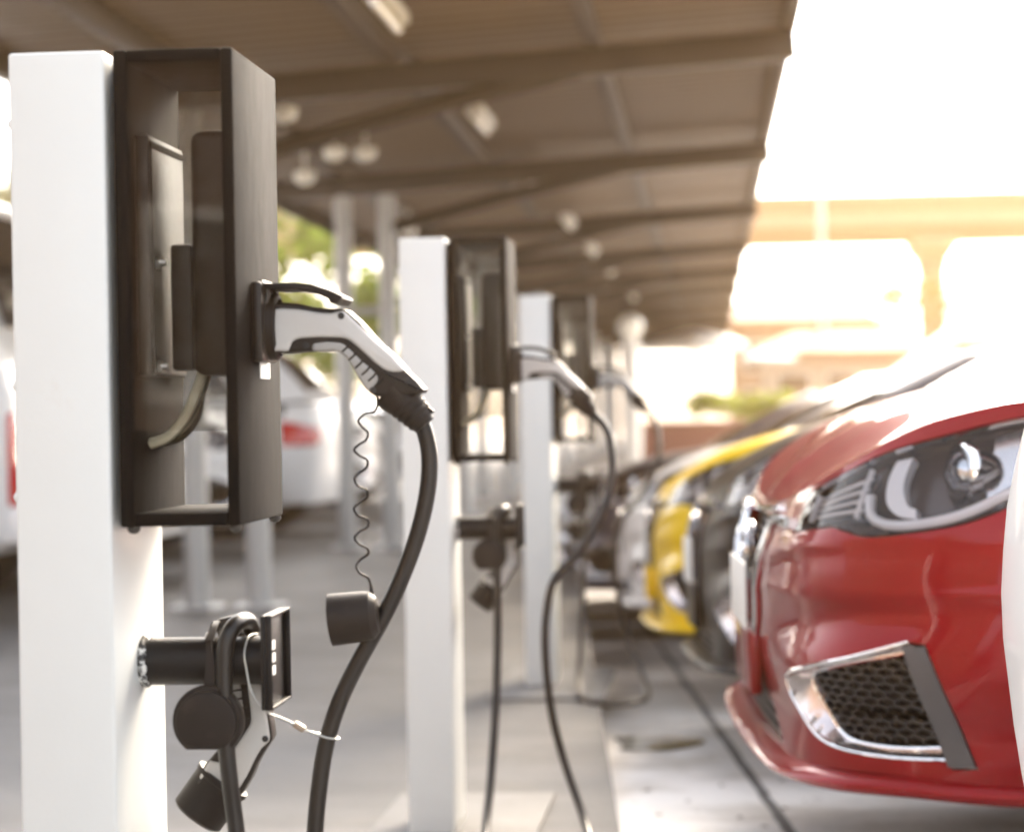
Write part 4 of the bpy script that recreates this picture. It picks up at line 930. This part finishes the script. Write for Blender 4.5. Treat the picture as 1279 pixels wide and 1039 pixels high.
# ------------------------------------------------------------------ the other cars
def paint(name, c, trim=None, coat=.35, **k):
    d = {'car_paint': pmat(name, c, .35, metal=k.get('metal', .2), coat=coat, coat_rough=.03, spec=.15)}
    if trim: d['chrome'] = trim
    return d
pw_ = paint('white_paint', (.74, .74, .74), metal=0); pn_ = paint('white_gloss', (.78, .78, .78), pmat('white_trim', (.7, .7, .7), .3), metal=0); pb_ = paint('black_paint', (.006, .005, .005), dark_chrome, .07); py_ = paint('yellow_paint', (.80, .53, .008), dark_chrome, .2, metal=0); pd_ = paint('dark_blue_paint', (.03, .032, .05)); pg_ = paint('silver_paint', (.42, .43, .46), metal=.7); pl_ = paint('slate_paint', (.10, .11, .17))
for x, y, p, lb, rz in [(4.562, 2.75, pn_, 'white car backed in at the right edge, only a sliver of its tail in view', 183.9), (-.085, 6.74, pb_, 'black car parked right behind the red one', 3.9), (-.275, 8.75, py_, 'bright yellow car parked beyond the black one', 3.9), (-.46, 10.75, pw_, 'white car just beyond the yellow one', 4.2),
                        (-.82, 12.75, pd_, 'very dark blue car beyond the white one', 4.2), (-1.08, 14.8, pg_, 'silver car two places beyond the white one', 4.2), (-1.35, 16.9, pl_, 'slate blue car at the far end of the row', 4.2)]:
    c = dup(ra, (x, y, road_z(y)), rad(rz), label=lb, swap=p)
    if y > 5: c.rotation_euler = (-.04 if y < 18 else 0, 0, rad(rz))
GL = 'white cars parked behind the canopy columns'
for x, y, p, lb, rz in [(-2.95, 12.6, pw_, 'white car seen through the lower window of the nearest charger box', 178), (-2.95, 15.2, pw_, 'white car parked nose out behind the first columns, left of the charging plug', 182), (-7.0, 17.6, pw_, 'white car with a red tail lamp showing below the charging plug', -2), (-2.9, 20.2, pw_, 'white car nose toward the columns, beside the second white post', 181), (-2.8, 23.0, pg_, 'silver car farthest back behind the columns', 180)]:
    c = dup(ra, (x, y, 0), rad(rz), label=lb, swap=p); c['group'] = GL
# van at the left edge
t = thing('van', 'white van at the left edge with its red tail lamp and bumper in view', 'van', (-2.985, 9.85, 0)); vp = pmat('van_white', (.75, .75, .75), .3, coat=1); dk = black_trim
prof = [(-4.6, .32), (-.08, .32), (.0, .42), (.0, .98), (-.07, 1.25), (-.30, 1.86), (-.55, 1.95), (-3.3, 1.92), (-3.6, 1.80), (-4.1, 1.15), (-4.75, 1.0), (-4.85, .6)]
mb = MB(); mb.slab([tuple(p) for p in prof], 'y', .86, 1.72, .07, 4); mb.build('body', vp, t)
mb = MB(); mb.box(-.03, .012, .02, .17, .52, .92, .02); mb.build('tail_lamp', tail_red, t)
mb = MB(); mb.box(-.03, .012, 1.55, 1.70, .52, .92, .02); mb.build('tail_lamp', tail_red, t)
mb = MB(); mb.box(-.2, .09, .02, 1.70, .36, .52, .03); mb.build('bumper', vp, t)
mb = MB(); V = [(-.068, .18, 1.28), (-.068, 1.54, 1.28), (-.272, 1.46, 1.80), (-.272, .26, 1.80)]; mb.add(V+[(x+.012, y, z+.004) for x, y, z in V], [(3, 2, 1, 0), (4, 5, 6, 7)]+[(i, (i+1) % 4, 4+(i+1) % 4, 4+i) for i in range(4)]); mb.build('rear_window', window_dark, t)
mb = MB(); mb.box(-3.4, -.6, -.004, .02, 1.2, 1.72, .006); mb.build('side_window', window_dark, t)
for x in (-.85, -3.9):
    for y, s in ((.10, -1), (1.62, 1)):
        mb = MB(); mb.lathe([(.0, -.2), (.26, -.2), (.33, -.17), (.34, -.05), (.32, 0), (.22, .01), (.20, -.02), (0, -.02)], (x, y-s*.05, .34), (0, s, 0), 28); w = mb.build('wheel', rubber, t)
        mb = MB(); mb.lathe([(.19, -.015), (.17, .0), (.05, .008), (0, .01)], (x, y-s*.05, .34), (0, s, 0), 24); mb.build('hub_cap', alloy, w)

# unseen brown block, added behind and left of the view for the red paint to mirror
ob = thing('reflection_block', 'unseen brown brick block behind the camera, added for the red paint to mirror', 'added building', (-12.5, -7, 0), rad(-53)); om = pmat('brown_brick', (.17, .105, .07), .7, var=.2, vscale=6, stretch=(1, 1, 5))
mb = MB(); mb.box(-15, 15, -9, 0, -.6, 8.0); mb.build('wall', om, ob); mb = MB(); mb.box(-15.3, 15.3, -9.3, .3, 8.003, 8.4, .03); mb.build('roof', conc, ob)
for j in range(2):
    for i in range(8):
        x = -13+3.6*i; z = 1.1+3.4*j; mb = MB(); mb.box(x-.1, x+1.7, .001, .07, z-.1, z, .01); mb.box(x-.1, x, .001, .07, z, z+1.7, .01); mb.box(x+1.6, x+1.7, .001, .07, z, z+1.7, .01); mb.box(x, x+1.6, .001, .07, z+1.6, z+1.7, .01); wn = mb.build('window', frame_w, ob)
        mb = MB(); mb.box(x, x+1.6, .003, .02, z, z+1.6); mb.build('pane', glass_m, wn)
# ------------------------------------------------------------------ warm hazy air
hz = MB(); hz.box(-70, 70, -40, 160, -1.55, 11); ho = hz.build('haze', []); hm = bpy.data.materials.new('haze_air'); hm.use_nodes = True; hn = hm.node_tree
hn.nodes.remove(hn.nodes['Principled BSDF']); pv = hn.nodes.new('ShaderNodeVolumePrincipled'); pv.inputs['Color'].default_value = (1, .66, .36, 1); pv.inputs['Density'].default_value = .0016; pv.inputs['Anisotropy'].default_value = .7
hn.links.new(pv.outputs[0], hn.nodes['Material Output'].inputs['Volume']); ho.data.materials.append(hm); tag(ho, kind='stuff')
# ------------------------------------------------------------------ light, sky, camera
EL, AZ = rad(32), rad(14)
w = bpy.data.worlds.new('World'); scn.world = w; w.use_nodes = True; nt = w.node_tree
sk = nt.nodes.new('ShaderNodeTexSky'); sk.sky_type = 'NISHITA'; sk.sun_disc = False; sk.sun_elevation = EL; sk.sun_rotation = AZ; sk.dust_density = 5; sk.air_density = 1; sk.ozone_density = .6
bg = nt.nodes['Background']; hs = nt.nodes.new('ShaderNodeHueSaturation'); hs.inputs['Saturation'].default_value = .35; nt.links.new(sk.outputs[0], hs.inputs['Color']); nt.links.new(hs.outputs[0], bg.inputs['Color']); bg.inputs['Strength'].default_value = .15
sd = bpy.data.lights.new('sun', 'SUN'); sd.energy = 1.5; sd.angle = rad(24); sd.color = (1, .76, .48); so = bpy.data.objects.new('sun', sd); COL.objects.link(so)
so.rotation_euler = Vector((-math.sin(AZ)*math.cos(EL), -math.cos(AZ)*math.cos(EL), -math.sin(EL))).to_track_quat('-Z', 'Y').to_euler()
cam = bpy.data.cameras.new('camera'); co = bpy.data.objects.new('camera', cam); COL.objects.link(co); scn.camera = co
cam.sensor_fit = 'HORIZONTAL'; cam.sensor_width = 36; cam.lens = 3000/1279*36; cam.clip_start = .05; cam.clip_end = 1000
yaw = math.atan2(265, 3000); pit = -math.atan2(9.9, 3000)
co.matrix_world = Matrix.Translation((0, 0, .9)) @ (Matrix.Rotation(yaw, 4, 'Z') @ Matrix.Rotation(math.pi/2+pit, 4, 'X') @ Matrix.Rotation(-rad(1), 4, 'Z'))
cam.dof.use_dof = True; cam.dof.focus_distance = 2.84; cam.dof.aperture_fstop = 4.3; cam.dof.aperture_blades = 0
vs = scn.view_settings; vs.view_transform = 'Standard'; vs.look = 'None'; vs.exposure = 2.35; vs.gamma = 1
scn.cycles.use_denoising = True; scn.cycles.max_bounces = 10; scn.cycles.transparent_max_bounces = 16; scn.cycles.glossy_bounces = 5
